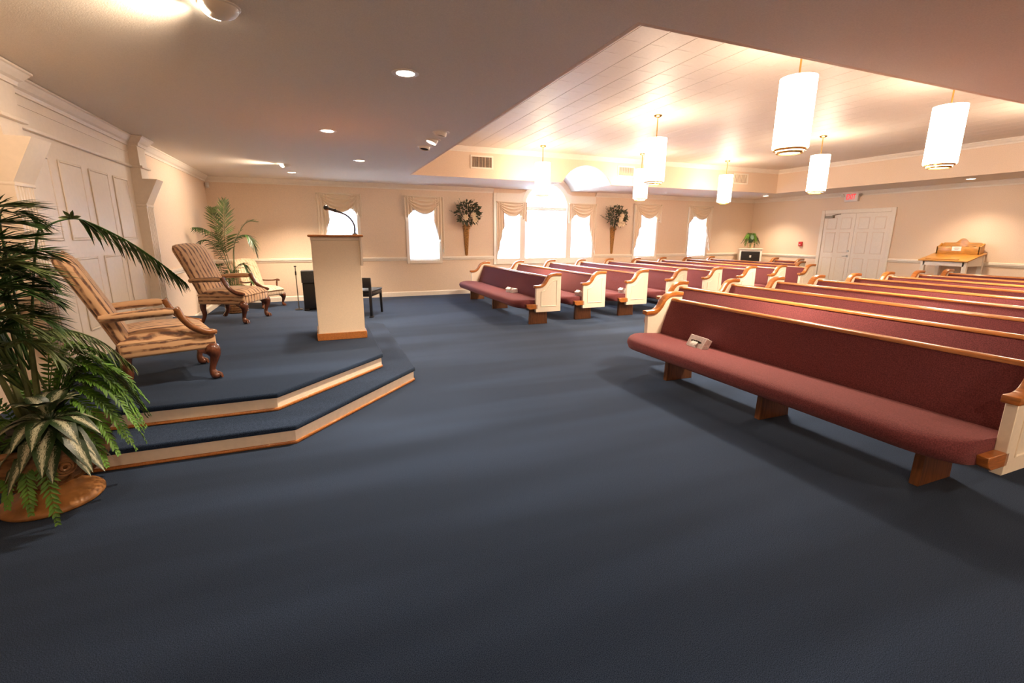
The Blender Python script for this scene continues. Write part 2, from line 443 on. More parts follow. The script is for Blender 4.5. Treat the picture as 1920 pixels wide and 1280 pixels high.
# mouldings
CROWN = [(0, 0), (.082, 0), (.082, -.014), (.072, -.02), (.062, -.034), (.040, -.062), (.022, -.076), (.016, -.092), (.016, -.104), (0, -.104)]
RAIL = [(0, 0), (.022, 0), (.030, -.008), (.030, -.042), (.016, -.050), (.014, -.074), (.006, -.082), (0, -.082)]
BASE = [(0, 0), (.016, 0), (.016, .085), (.010, .100), (0, .106)]
def mould(name, prof, p0, p1, n, z, m=None, parent=None, miter=(0, 0)):
    p0 = Vector((*p0, 0)); p1 = Vector((*p1, 0)); n = Vector((*n, 0)); d = (p1 - p0).normalized()
    r = []
    for p, s, mi in ((p0, 1, miter[0]), (p1, -1, miter[1])):
        r.append([p + n * a + d * (s * mi * a) + Vector((0, 0, z + b)) for a, b in prof])
    return MB().loft(r).build(name, m or M_trim, parent)
tn = [0]
def trim(prof, p0, p1, n, z, m=None, miter=(0, 0)):
    tn[0] += 1
    return struct(mould('trim_%d' % tn[0], prof, p0, p1, n, z, m, None, miter))
# crown: far wall (interrupted by the bay), right wall, left wall beyond the screen
trim(CROWN, (XL, YF), (3.87, YF), (0, -1), ZC, miter=(1, 0))
trim(CROWN, (6.66, YF), (XR, YF), (0, -1), ZC, miter=(0, 1))
trim(CROWN, (XR, YF), (XR, YN), (-1, 0), ZC, miter=(1, 1))
trim(CROWN, (XL, 7.09), (XL, YF), (1, 0), ZC, miter=(0, 1))
trim(CROWN, (XL, YN), (XL, 4.10), (1, 0), ZC)
CR2 = [(a * .9, b * .9) for a, b in CROWN]
trim(CR2, (TX0, TY1), (TX1, TY1), (0, -1), ZT, miter=(1, 1))
trim(CR2, (TX1, TY1), (TX1, TY0), (-1, 0), ZT, miter=(1, 1))
trim(CR2, (TX0, TY0), (TX1, TY0), (0, 1), ZT, miter=(1, 1))
trim(CR2, (TX0, TY0), (TX0, TY1), (1, 0), ZT, miter=(1, 1))
RZ = 0.885
seg = [XL, 0.03, 0.84, 1.80, 2.61, 3.87, 6.66, 7.88, 8.69, 9.72, 10.50, XR]
for i in range(0, len(seg), 2):
    trim(RAIL, (seg[i], YF), (seg[i + 1], YF), (0, -1), RZ)
trim(RAIL, (XR, YF), (XR, 8.61), (-1, 0), RZ)
trim(RAIL, (XR, 6.88), (XR, YN), (-1, 0), RZ)
trim(RAIL, (XL, 7.09), (XL, YF), (1, 0), RZ)
trim(RAIL, (XL, YN), (XL, 4.10), (1, 0), RZ)
def base(name, p0, p1, n, miter=(0, 0)):
    return struct(mould(name, BASE, p0, p1, n, 0, M_trim, None, miter))
base('baseboard_far', (XL, YF), (XR, YF), (0, -1), (1, 1))
base('baseboard_right', (XR, YF), (XR, 8.61), (-1, 0), (1, 0))
base('baseboard_right_near', (XR, 6.88), (XR, YN), (-1, 0), (0, 1))
base('baseboard_left', (XL, 7.80), (XL, YF), (1, 0), (0, 1))
base('baseboard_left_near', (XL, YN), (XL, 3.22), (1, 0), (1, 0))

# ------------------------------------------------------------------ windows, blinds, valances
def window(n, x0, x1):
    w = sempty('window_%d' % n, (x0, YF, WZ0)); W = x1 - x0; Hh = WZ1 - WZ0
    fr = MB()
    fr.box(0, .065, -.022, 0, 0, Hh); fr.box(W - .065, W, -.022, 0, 0, Hh)
    fr.box(.065, W - .065, -.022, 0, Hh - .06, Hh); fr.box(.065, W - .065, -.022, 0, 0, .075)
    fr.build('casing', M_trim, w, bevel=.003, bseg=1)
    sb = MB()
    sb.box(.06, .10, .06, .10, .07, Hh - .05); sb.box(W - .10, W - .06, .06, .10, .07, Hh - .05)
    sb.box(.10, W - .10, .06, .10, .07, .11); sb.box(.10, W - .10, .06, .10, Hh - .09, Hh - .05); sb.box(.10, W - .10, .06, .10, Hh * .5 - .02, Hh * .5 + .02)
    sb.build('sash', M_trim, w)
    box('pane', M_glass, w, .10, W - .10, .078, .082, .11, Hh * .5 - .02)
    box('pane', M_glass, w, .10, W - .10, .078, .082, Hh * .5 + .02, Hh - .09)
    return w
def blind(label, x0, x1, z0, z1, y=YF + .035, cord=None):
    b = thing('window_blind', label, 'blind', (x0, y, z0), group='white slatted blinds'); W = x1 - x0; H = z1 - z0
    box('headrail', M_white_plastic, b, .004, W - .004, -.018, .018, H - .035, H)
    box('bottom_rail', M_white_plastic, b, .008, W - .008, -.014, .014, 0.004, .022)
    s = MB(); z = .045
    while z < H - .045:
        a = R(68); dy, dz = .018 * math.cos(a), .018 * math.sin(a)
        s.add([(.008, -dy, z - dz), (W - .008, -dy, z - dz), (W - .008, dy, z + dz), (.008, dy, z + dz)], [(0, 1, 2, 3)])
        z += .033
    so = s.build('slats', M_slat, b, fix=False); so['kind'] = 'stuff'
    ld = MB()
    for fx in (.18, .82): ld.tube([(W * fx, -.017, .02), (W * fx, -.017, H - .03)], .0012, 4)
    ld.build('ladder_cord', M_white_plastic, b)
    if cord:
        MB().tube([(cord, -.03, H - .04), (cord + .015, -.03, H * .5), (cord + .03, -.03, .1)], .0035, 5).build('pull_cord', M_grey, b)
    return b

def valance(label, x0, x1, zt, drop, long_side, zlong, zshort, y=YF - .07):
    v = thing('swag_valance', label, 'valance', (x0, y, zt), group='champagne swag valances'); W = x1 - x0
    box('mounting_board', M_curtain, v, 0, W, .0, .045, -.012, 0.004)
    nu, nv = 36, 40; s = MB(); vs_ = []
    for j in range(nv + 1):
        t = j / nv
        for i in range(nu + 1):
            u = i / nu
            sh = math.sin(math.pi * u)
            sag = t * drop * (sh ** .85) * (1 if u < .5 else 1)
            zz = -.004 - sag - t * .05 * (1 - sh)
            xx = W * (.02 + .96 * u) + .03 * t * W * (0.5 - u) * (1 - sh)
            yy = -.012 - .020 * sh - .026 * math.sin(t * math.pi * 9 + 0.6 * math.sin(u * 5)) * (.35 + .65 * sh ** .6) - .03 * t * sh
            vs_.append((xx, yy, zz))
    fs = [(j * (nu + 1) + i, j * (nu + 1) + i + 1, (j + 1) * (nu + 1) + i + 1, (j + 1) * (nu + 1) + i) for j in range(nv) for i in range(nu)]
    s.add(vs_, fs).build('swag', M_curtain, v, smooth=True, sharp=180, fix=False)
    for side in (0, 1):
        ln = zlong if (side == 0) == (long_side == 'L') else zshort
        wd = .27 * W; nu2, nv2 = 30, 14; vs2 = []
        for j in range(nv2 + 1):
            t = j / nv2
            for i in range(nu2 + 1):
                u = i / nu2                      # 0 outer edge, 1 inner edge
                L = ln * (1 - .62 * u) if ln > .5 else ln * (1 - .42 * u)
                L += .018 * math.sin(u * math.pi * 9)
                xx = (u * wd) * (0.92 + .10 * t)
                xx = xx - .012 if side == 0 else W + .012 - xx
                yy = -.020 - .022 * math.sin(u * math.pi * 7) * (.5 + .5 * t)
                vs2.append((xx, yy, -.004 - L * t))
        fs2 = [(j * (nu2 + 1) + i, j * (nu2 + 1) + i + 1, (j + 1) * (nu2 + 1) + i + 1, (j + 1) * (nu2 + 1) + i) for j in range(nv2) for i in range(nu2)]
        MB().add(vs2, fs2).build('tail', M_curtain, v, smooth=True, sharp=180, fix=False)
        MB().ball((.012 if side == 0 else W - .012, -.035, -.02), .022, 8, 5).build('rosette', M_curtain, v, smooth=True)
    return v

wl = ['window nearest the potted palm corner', 'window left of the flower sconce', 'window right of the second flower sconce', 'window nearest the corner cabinet']
for k, (a, b) in enumerate(WINS):
    window(k + 1, a, b)
    blind('white slatted blind in the ' + wl[k], a + .068, b - .068, WZ0 + .078, WZ1 - .065, cord=.42 if k == 0 else None)
    valance('champagne swag valance over the ' + wl[k], a - .02, b + .03, 2.205, .39, 'L' if k in (0, 2) else 'R', 1.36, .50)

# the bay: arched centre light between two side lights
bay = sempty('window_5', (BX0, YF, 0))
f = MB()
def bb(x0, x1, z0, z1, y0=-.03, y1=0): f.box(x0 - BX0, x1 - BX0, y0, y1, z0, z1)
bb(3.87, BX0 + .015, .68, 2.345); bb(BX1 - .015, 6.66, .68, 2.345)
bb(CX0 - .14, CX0, .82, 2.02); bb(CX1, CX1 + .14, .82, 2.02)
bb(BX0 + .015, BX1 - .015, .68, .82)
bb(BX0 + .015, CX0 - .14, 2.12, 2.345); bb(CX1 + .14, BX1 - .015, 2.12, 2.345)
f.build('casing', M_trim, bay, bevel=.003, bseg=1)
r0, r1 = (CX1 - CX0) / 2, AR
c = (CX0 + CX1) / 2 - BX0 + .09 * 0
ar = MB().prism([(c + (r0 + .11) * math.cos(math.pi * i / 32), 2.02 + (r0 + .11) * math.sin(math.pi * i / 32)) for i in range(33)] + [(c + r0 * math.cos(math.pi * (32 - i) / 32), 2.02 + r0 * math.sin(math.pi * (32 - i) / 32)) for i in range(33)], 'y', -.036, 0)
ar.build('arch_casing', M_trim, bay)
sp = MB()
sp.prism([(BX0 + .62 - BX0, 2.02), (c - r0 - .105, 2.02), (c - (r0 + .105) * math.cos(.6), 2.02 + (r0 + .105) * math.sin(.6)), (.62, 2.345)], 'y', -.028, 0)
sp.prism([(c + r0 + .105, 2.02), (CX1 + .14 - BX0, 2.02), (CX1 + .14 - BX0, 2.345), (c + (r0 + .105) * math.cos(.6), 2.02 + (r0 + .105) * math.sin(.6))], 'y', -.028, 0)
sp.build('spandrel', M_trim, bay)
tb = MB(); tb.box(CX0 - BX0, CX1 - BX0, .03, .09, 2.005, 2.05); tb.build('transom_bar', M_trim, bay)
for i, a in enumerate((.35, .5, .65)):
    d = Vector((math.cos(math.pi * a), 0, math.sin(math.pi * a)))
    MB().tube([Vector((c, .075, 2.03)) + d * .05, Vector((c, .075, 2.03)) + d * (r0 - .005)], .012, 6).build('fan_bar', M_trim, bay)
for a, b, z1 in ((BX0, CX0 - .14, 2.12), (CX0, CX1, 2.02), (CX1 + .14, BX1, 2.12)):
    box('pane', M_glass, bay, a - BX0, b - BX0, .088, .092, .82, z1)
pf = [(c + r0 * math.cos(math.pi * i / 24), 2.03 + r0 * math.sin(math.pi * i / 24)) for i in range(25)]
MB().prism(pf, 'y', .088, .092).build('arch_pane', M_glass, bay)
blind('white slatted blind in the left side light of the arched bay window', BX0 + .004, CX0 - .144, .824, 2.115)
blind('wide white slatted blind under the arch of the bay window', CX0 + .004, CX1 - .004, .824, 2.003)
blind('white slatted blind in the right side light of the arched bay window', CX1 + .144, BX1 - .004, .824, 2.115)
valance('champagne swag valance over the left side light of the bay', 3.93, 4.70, 2.15, .35, 'L', 1.36, .50)
valance('champagne swag valance over the right side light of the bay', 5.86, 6.65, 2.16, .36, 'R', 1.36, .48)

# ------------------------------------------------------------------ double door on the back wall
door = sempty('door_1', (XR, 7.745, 0))
f = MB(); ha = .865; hi = .775
f.box(-.03, 0, -ha, -hi, 0, 2.03); f.box(-.03, 0, hi, ha, 0, 2.03); f.box(-.03, 0, -hi, hi, 1.935, 2.03)
f.build('casing', M_trim, door, bevel=.006, bseg=1)
for s in (-1, 1):
    y0, y1 = (-hi + .004, -.003) if s < 0 else (.003, hi - .004)
    leaf = box('leaf', M_trim, door, -.012, .03, y0, y1, .01, 1.93)
    w = y1 - y0
    for r0_, r1_ in ((1.56, 1.82), (.98, 1.47), (.2, .84)):
        for cc in (0, 1):
            a = y0 + .09 + cc * (w / 2 - .025); b = a + w / 2 - .155
            MB().box(-.019, -.011, a, b, r0_, r1_).build('raised_panel', M_trim, leaf, bevel=.006, bseg=1)
            g = MB()
            for q in ((a - .012, a - .004, r0_ - .012, r1_ + .012), (b + .004, b + .012, r0_ - .012, r1_ + .012)): g.box(-.0135, -.0115, *q)
            for q in ((a - .004, b + .004, r0_ - .012, r0_ - .004), (a - .004, b + .004, r1_ + .004, r1_ + .012)): g.box(-.0135, -.0115, *q)
            g.build('panel_moulding', M_wall, leaf)
    if s > 0:
        h = MB().tube([(-.012, .07, .90), (-.055, .07, .90), (-.06, .10, .90), (-.058, .17, .895)], [.014, .012, .011, .008], 8)
        h.lathe([(.03, 0), (.03, .01)], (0, 0, 0), 4) if False else None
        h.build('lever_handle', M_steel, leaf, smooth=True)
        MB().tube([(-.012, .07, .90), (-.022, .07, .90)], .03, 14).build('rose', M_steel, leaf, smooth=True)
        MB().tube([(-.012, .07, 1.02), (-.026, .07, 1.02)], .026, 14).build('deadbolt', M_steel, leaf, smooth=True)
        cl = MB().box(-.07, -.012, .52, .74, 1.83, 1.885); cl.build('door_closer', M_grey, leaf, bevel=.006)
        MB().tube([(-.05, .56, 1.89), (-.09, .48, 1.90), (-.04, .36, 1.925)], .009, 6).build('closer_arm', M_grey, leaf)

# ------------------------------------------------------------------ panelled screen with pilasters on the altar wall
scr = thing('panelled_screen', 'cream panelled screen with fluted pilasters and brackets behind the armchairs', 'panelling', (XL + .003, 5.61, .2705))
scr.scale = (1, 1, .998)
def sb_(name, m, x0, x1, y0, y1, z0, z1, parent=scr, **k):
    return box(name, m, parent, x0 - XL, x1 - XL, y0 - 5.61, y1 - 5.61, z0 - .27, z1 - .27, **k)
sb_('backing_board', M_white, XL, -1.928, 4.43, 6.79, .27, 2.12)
for a, b in ((4.52, 4.95), (5.09, 5.51), (5.65, 6.08), (6.21, 6.62)):
    for z0, z1 in ((.53, 1.165), (1.31, 1.955)):
        pnl = sb_('panel', M_white, -1.928, -1.921, a + .0205, b - .0205, z0 + .0205, z1 - .0205, bevel=.008, bseg=1)
        g = MB()
        for q in ((a, a + .02, z0, z1), (b - .02, b, z0, z1), (a + .02, b - .02, z0, z0 + .02), (a + .02, b - .02, z1 - .02, z1)):
            g.box(-1.928 - XL, -1.917 - XL, q[0] - 5.61, q[1] - 5.61, q[2] - .27, q[3] - .27)
        g.build('panel_moulding', M_white, pnl, bevel=.005, bseg=1)
sb_('frieze', M_white, XL, -1.925, 4.43, 6.79, 2.12, 2.44)
sb_('architrave', M_white, XL, -1.895, 4.43, 6.79, 2.10, 2.125, bevel=.006)
sb_('bead', M_white, XL, -1.918, 4.43, 6.79, 2.262, 2.272)
def lmould(prof, p0, p1, n, z, miter, parent=scr, name='crown_moulding'):
    o = mould(name, prof, (p0[0] - XL, p0[1] - 5.61), (p1[0] - XL, p1[1] - 5.61), n, z - .27, M_white, parent, miter); return o
lmould(CROWN, (-1.925, 4.43), (-1.925, 6.79), (1, 0), 2.44, (0, 0))
for pa, pb in ((4.19, 4.44), (6.78, 7.03)):
    n = 6; prof = [(XL, pa), (-1.83, pa)]
    w = (pb - pa)
    for i in range(n):
        c0 = pa + w * (.08 + .84 * (i + .22) / n); c1 = pa + w * (.08 + .84 * (i + .78) / n)
        prof += [(-1.83, c0), (-1.841, c0 + .004), (-1.841, c1 - .004), (-1.83, c1)]
    prof += [(-1.83, pb), (XL, pb)]
    pil = MB().prism([(x - XL, y - 5.61) for x, y in prof], 'z', .20, 1.41).build('pilaster', M_white, scr)
    sb_('pilaster_base', M_white, XL, -1.815, pa - .012, pb + .012, .27, .47, pil, bevel=.006)
    sb_('necking', M_white, XL, -1.824, pa - .003, pb + .003, 1.675, 1.70, pil, bevel=.004)
    MB().prism([(XL - XL, 1.70 - .27), (-1.83 - XL, 1.70 - .27), (-1.69 - XL, 1.985 - .27), (XL - XL, 1.985 - .27)], 'y', pa - 5.61, pb - 5.61).build('bracket', M_white, pil)
    sb_('pilaster_block', M_white, XL, -1.83, pa, pb, 1.985, 2.44, pil)
    sb_('architrave_return', M_white, XL, -1.80, pa - .03, pb + .03, 2.10, 2.125, pil, bevel=.006)
    lmould(CROWN, (-1.83, pa), (-1.83, pb), (1, 0), 2.44, (-1, -1), pil)
    lmould(CROWN, (XL, pa), (-1.83, pa), (0, -1), 2.44, (0, -1), pil)
    lmould(CROWN, (-1.83, pb), (XL, pb), (0, 1), 2.44, (-1, 0), pil)

# ------------------------------------------------------------------ stage
stage = thing('stage_platform', 'two-step navy carpeted stage with cream risers below the panelled screen', 'stage')
YC = 5.52
def outline(d, x0=XL + .004):
    """stage edge; d = 0 lower riser line, negative = further in"""
    k = .4142
    pts = [(x0, 3.225 - d), (-.252 + d * k, 3.225 - d), (.735 + d, 4.325 - d * k * .9)]
    far = [(x, 2 * YC - y) for x, y in reversed(pts)]
    return pts + far
def upper(d, x0=XL + .004):
    k = .4142
    pts = [(x0, 3.545 - d), (-.372 + d * k, 3.545 - d), (.455 + d, 4.43 - d * k * .9)]
    far = [(x, 2 * YC - y) for x, y in reversed(pts)]
    return pts + far
def ring_strip(of, d0, d1, z0, z1):
    """moulding that follows the stage edge"""
    o = of(d1); i = of(d0)
    return MB().prism(o + list(reversed(i)), 'z', z0, z1)
for nm, of, zb in (('lower_step', outline, 0.0), ('upper_step', upper, .135)):
    st = MB().prism(of(-.004), 'z', zb + .0, zb + .13).build(nm, M_riser, stage)
    ring_strip(of, -.02, .0, zb + .001, zb + .10).build('riser', M_riser, st)
    ring_strip(of, -.01, .010, zb + .001, zb + .022).build('base_shoe', M_oakrail, st, bevel=.004, bseg=1)
    tp = MB().prism(of(.018), 'z', zb + .096, zb + .135)
    tp.build('carpet_tread', M_carpet, st, bevel=.012, bseg=3)

# ------------------------------------------------------------------ pews
ARM = [(-.028, .578), (.06, .578), (.105, .588), (.145, .612), (.18, .652), (.207, .70), (.24, .737), (.285, .757), (.34, .762), (.428, .757)]
def offset_up(c, t):
    out = []
    for i, p in enumerate(c):
        a = Vector(c[max(i - 1, 0)]); b = Vector(c[min(i + 1, len(c) - 1)]); d = (b - a).normalized()
        out.append((p[0] - d.y * t, p[1] + d.x * t))
    return out
cap_prof = ARM + list(reversed(offset_up(ARM, .042)))
me_cap = MB().prism(cap_prof, 'y', -.012, .062).mesh('arm_cap', M_oak, bevel=.008, bseg=2, sharp=35)
pan_prof = [(0, .205), (.425, .205)] + [(p[0], p[1] + .004) for p in reversed([(max(0, a), b) if i == 0 else (min(a, .425), b) for i, (a, b) in enumerate(ARM)])]
me_pan = MB().prism(pan_prof, 'y', 0, .05).mesh('end_panel', M_pewwhite, bevel=.003, bseg=1)
inset = [(.085, .295), (.352, .295), (.352, .69), (.31, .685), (.27, .668), (.235, .632), (.20, .58), (.165, .545), (.12, .527), (.085, .524)]
def inset_mesh(y):
    p = [(a, y, b) for a, b in inset]
    return MB().tube(p + [p[0], p[1]], .0055, 6).mesh('inset_moulding', M_pewwhite, smooth=True)
me_in0, me_in1 = inset_mesh(-.001), inset_mesh(.051)
me_leg = MB().prism([(-.06, 0), (.25, 0), (.235, .29), (-.05, .29)], 'y', -.024, .024).mesh('leg', M_oakleg, bevel=.003, bseg=1)
me_brk = MB().prism([(-.155, .328), (-.145, .275), (-.11, .253), (.03, .253), (.03, .328)], 'y', .0, .05).mesh('seat_bracket', M_oak, bevel=.004, bseg=1)
SEAT = [(-.338, .325), (-.340, .345), (-.330, .368), (-.305, .386), (-.26, .396), (-.18, .398), (-.05, .392), (.10, .382), (.2, .374), (.2, .29), (-.1, .27), (-.27, .268), (-.318, .285)]
BACKP = [(.168, .36), (.182, .42), (.205, .50), (.235, .585), (.266, .66), (.288, .714), (.335, .714), (.325, .62), (.30, .50), (.27, .40), (.245, .33), (.18, .33)]
RAILP = [(.281, .712), (.281, .724), (.287, .734), (.30, .738), (.325, .738), (.338, .733), (.342, .724), (.342, .712)]
def pew(label, group, x0, ya, yb, legs):
    p = thing('church_pew', label, 'pew', (x0, ya, 0), group=group); L = yb - ya
    rings = []
    for i in range(33):
        t = i / 32
        y = .05 + (L - .1) * (0.5 - 0.5 * math.cos(math.pi * t)) if False else None
    ys = [.05, .06, .075, .095, .12, .15, .19, .24, .30] ; ys = ys + [L - v for v in reversed(ys)]
    for y in ys:
        e = min(y - .05, L - .05 - y)
        k = 1.0 if e >= .25 else .52 + .48 * math.sqrt(max(0, 1 - (1 - e / .25) ** 2))
        rings.append([(a * k if a < 0 else a, y, b) for a, b in SEAT])
    MB().loft(rings).build('seat_cushion', M_fabric, p, smooth=True, sharp=60)
    MB().prism(BACKP, 'y', .05, L - .05).build('back_cushion', M_fabric, p, smooth=True, sharp=45)
    MB().prism(RAILP, 'y', .05, L - .05).build('top_rail', M_oakrail, p, smooth=True, sharp=50)
    for k, y in ((0, 0), (1, L - .05)):
        e = link('end_panel', me_pan, p); e.location = (0, y, 0)
        c = link('arm_cap', me_cap, e)
        link('inset_moulding', me_in0 if k == 0 else me_in1, e)
        b = link('seat_bracket', me_brk, p); b.location = (0, y, 0)
    for y in legs:
        l = link('leg', me_leg, p); l.location = (0, y - ya, 0)
    return p
ORD = ['frontmost', 'second', 'third', 'fourth', 'fifth', 'sixth', 'seventh', 'eighth', 'ninth']
LN = [6.47, 6.59, 6.65, 6.70, 6.76, 6.79, 6.84, 6.86, 7.75]
LF = [9.87, 10.06, 10.23, 10.32, 10.44, 10.49, 10.55, 10.58, 10.61]
RF = [3.89, 4.80, 4.81, 4.84, 4.87, 4.90, 4.93, 4.96, 4.97]
for i in range(9):
    x0 = 3.02 + .9 * i
    lg = (6.60, 8.32, 9.74) if i == 0 else (LN[i] + .16, (LN[i] + LF[i]) / 2, LF[i] - .16)
    nm = 'frontmost burgundy pew' if i == 0 else '%s burgundy pew from the front' % ORD[i]
    pew(nm + ' in the block beside the windows', 'window-side pews', x0, LN[i], LF[i], lg)
    x0 = 3.06 + .9 * i
    lg = (1.36, 2.40, 3.45) if i == 0 else (1.36, 3.0, RF[i] - .3)
    pew(nm + ' in the right-hand block nearest the camera', 'right-hand pews', x0, 1.045, RF[i], lg)
pew('short burgundy pew for one or two standing alone against the back wall', 'window-side pews', 11.45, 8.70, 9.50, (8.86, 9.34))

# ------------------------------------------------------------------ upholstered armchairs
def rsect(cx, y0, y1, d, n=6, z=0, tilt=(0, 0)):
    pass
def armchair(label, loc, rz, fab, wood0, s=1.0, pad=True, w=.305, group=None):
    c = thing('armchair', label, 'armchair', loc, rz, group)
    c.scale = (s, s, s)
    wood = M_mahog
    # seat: upholstered rail and domed cushion
    MB().box(-.26, .315, -w, w, .245, .355).build('seat_rail', fab, c, bevel=.022, bseg=3)
    nu, nv = 14, 14; v = []
    for i in range(nu + 1):
        for j in range(nv + 1):
            a, b = -1 + 2 * i / nu, -1 + 2 * j / nv
            x = .03 + a * .295; y = b * (w - .004)
            z = .352 + .085 * (1 - abs(a) ** 5) ** .6 * (1 - abs(b) ** 5) ** .6 * (.82 + .18 * math.cos(a * 1.3))
            v.append((x, y, z))
    MB().add(v, [(i * (nv + 1) + j, (i + 1) * (nv + 1) + j, (i + 1) * (nv + 1) + j + 1, i * (nv + 1) + j + 1) for i in range(nu) for j in range(nv)]).build('seat_cushion', fab, c, smooth=True, sharp=180, fix=False)
    # back: tall reclined slab, thicker in the middle, rolled top
    rings = []
    N = 18
    for k in range(N + 1):
        t = k / N
        z = .30 + .685 * t
        x = -.205 - .245 * t - .03 * t * t
        hw = (w - .035) + .035 * t - (.03 * ((t - .9) / .1) ** 2 if t > .9 else 0)
        th = .055 * (1 - (max(0, t - .88) / .12) ** 2 * .75)
        ring = []
        for q in range(20):
            a = 2 * math.pi * q / 20
            ca, sa = math.cos(a), math.sin(a)
            yy = hw * math.copysign(abs(sa) ** .35, sa); xx = th * math.copysign(abs(ca) ** .6, ca)
            if ca > 0: xx += .018 * math.cos(math.pi / 2 * min(1, abs(yy) / hw)) 
            ring.append((x + xx, yy, z + .03 * (yy / hw) ** 2 * -t))
        rings.append(ring)
    MB().loft(rings).build('backrest', M_stripeback if fab is M_stripe else fab, c, smooth=True, sharp=60)
    for sd in (-1, 1):
        if pad:
            ap = bez([(-.33, sd * (w - .02), .535), (-.2, sd * (w + .005), .548), (-.02, sd * (w + .02), .556), (.075, sd * (w + .02), .555)], 14)
            MB().tube(ap, [.026, .03, .031, .031, .031, .031, .031, .031, .031, .031, .031, .03, .028, .022], 10, flat=1.0).build('arm_pad', fab, c, smooth=True, sharp=60)
            sp_ = bez([(.085, sd * (w + .02), .578), (.10, sd * (w + .02), .548), (.125, sd * (w + .02), .492), (.175, sd * (w + .018), .428), (.245, sd * (w + .012), .385), (.325, sd * (w + .0), .372)], 22)
            rad = [.024, .027, .028, .027, .026, .025, .025, .024, .024, .024, .024, .024, .024, .024, .024, .025, .025, .025, .025, .024, .022, .014]
        else:
            ap = bez([(-.30, sd * (w - .03), .52), (-.15, sd * (w + .01), .515), (.0, sd * (w + .03), .525), (.10, sd * (w + .035), .54), (.16, sd * (w + .03), .525)], 16)
            MB().tube(ap, [.016] * 10 + [.018, .02, .022, .024, .022, .012], 8).build('arm_rail', wood, c, smooth=True, sharp=60)
            sp_ = bez([(.09, sd * (w + .03), .53), (.075, sd * (w + .03), .46), (.10, sd * (w + .01), .39), (.13, sd * (w - .005), .33)], 22)
            rad = [.017] * 22
        MB().tube(sp_, rad, 10, flat=1.0).build('arm_support', wood0, c, smooth=True, sharp=60)
        # cabriole front leg on a claw foot
        y = sd * (w - .03)
        lp = bez([(.265, y, .27), (.285, y + sd * .012, .235), (.295, y + sd * .015, .19), (.278, y + sd * .006, .12), (.268, y, .075), (.278, y + sd * .004, .04)], 18)
        lg = MB().tube(lp, [.034, .043, .05, .053, .052, .048, .043, .037, .032, .028, .025, .023, .022, .022, .023, .026, .029, .03], 10)
        lo = lg.build('leg', wood, c, smooth=True, sharp=60)
        ft = MB().ball((.288, y + sd * .006, .028), .034, 10, 6, (1.1, 1.0, .78))
        for a in (-.6, 0, .6):
            ft.tube([(.285 + .012 * math.cos(a), y + sd * .006 + .012 * math.sin(a), .05), (.285 + .035 * math.cos(a), y + sd * .006 + .035 * math.sin(a), .036), (.285 + .045 * math.cos(a), y + sd * .006 + .045 * math.sin(a), .008)], [.011, .011, .007], 6)
        ft.build('claw_foot', wood, lo, smooth=True)
        kn = MB().prism([(.255, .25), (.18, .25), (.20, .225), (.245, .20), (.268, .17), (.285, .25)], 'y', y - .018, y + .018); kn.build('knee_block', wood, lo, bevel=.004)
        yb = sd * (w - .05)
        lp = bez([(-.225, yb, .27), (-.235, yb, .2), (-.225, yb, .12), (-.245, yb, .06), (-.275, yb, .022)], 12)
        lo = MB().tube(lp, [.034, .036, .036, .034, .031, .028, .025, .023, .022, .023, .026, .022], 10).build('leg', wood, c, smooth=True, sharp=60)
        MB().ball((-.272, yb, .02), .028, 8, 5, (1.15, 1, .7)).build('foot', wood, lo, smooth=True)
    return c
d1 = (.94, .342); a1 = math.atan2(.342, .94)
armchair('striped armchair nearest the camera, beside the big urn of palms', (-.94 - .27 * .94 + .0, 4.34 - .27 * .342, .27), a1, M_stripe, M_armwood)
a2 = math.atan2(-.353, .935)
armchair('striped armchair at the far side of the stage, behind the first one', (-.855 - .27 * .935, 6.85 + .27 * .353, .27), a2, M_stripe, M_mahog)
armchair('pale damask armchair with slim wooden arms in the far corner', (-1.10, 10.14, 0), R(-45), M_damask, M_mahog, .93, False, .27)

# ------------------------------------------------------------------ lectern and microphone
lec = thing('lectern', 'tall cream lectern with oak plinth and top standing on the stage', 'lectern', (.15, 5.46, .27))
box('body', M_white if False else mat('lectern_cream', (.88, .72, .54), .5, .03, 120, .1), lec, -.235, .235, -.245, .245, .07, 1.04, bevel=.004, bseg=1)
box('plinth', M_oakrail, lec, -.252, .252, -.26, .26, 0, .075, bevel=.004, bseg=1)
box('neck_moulding', M_white, lec, -.24, .252, -.25, .25, 1.04, 1.073, bevel=.004)
box('front_apron', M_white, lec, .235, .255, -.27, .27, .78, 1.073, bevel=.003)
box('top', M_oakrail, lec, -.262, .275, -.275, .275, 1.073, 1.096, bevel=.009, bseg=3)
mic = thing('gooseneck_microphone', 'black gooseneck microphone bending over the lectern top', 'microphone', (.36, 5.45, 1.366))
MB().lathe([(.028, 0), (.028, .01), (.012, .016), (.008, .03)], (0, 0, 0), 14).build('base', M_black, mic, smooth=True)
g = bez([(0, 0, .02), (.003, 0, .09), (-.025, 0, .155), (-.075, 0, .205), (-.135, 0, .232)], 20)
MB().tube(g, .009, 8).build('gooseneck', M_black, mic, smooth=True)
MB().tube([(-.13, 0, .23), (-.20, 0, .252), (-.245, 0, .268)], [.011, .014, .015], 8).build('barrel', M_black, mic, smooth=True)
MB().ball((-.268, 0, .277), .029, 10, 7).build('windscreen', M_black, mic, smooth=True)
MB().tube([(-.175, 0, .235), (-.19, 0, .262)], .015, 8).build('clip', M_black, mic, smooth=True)

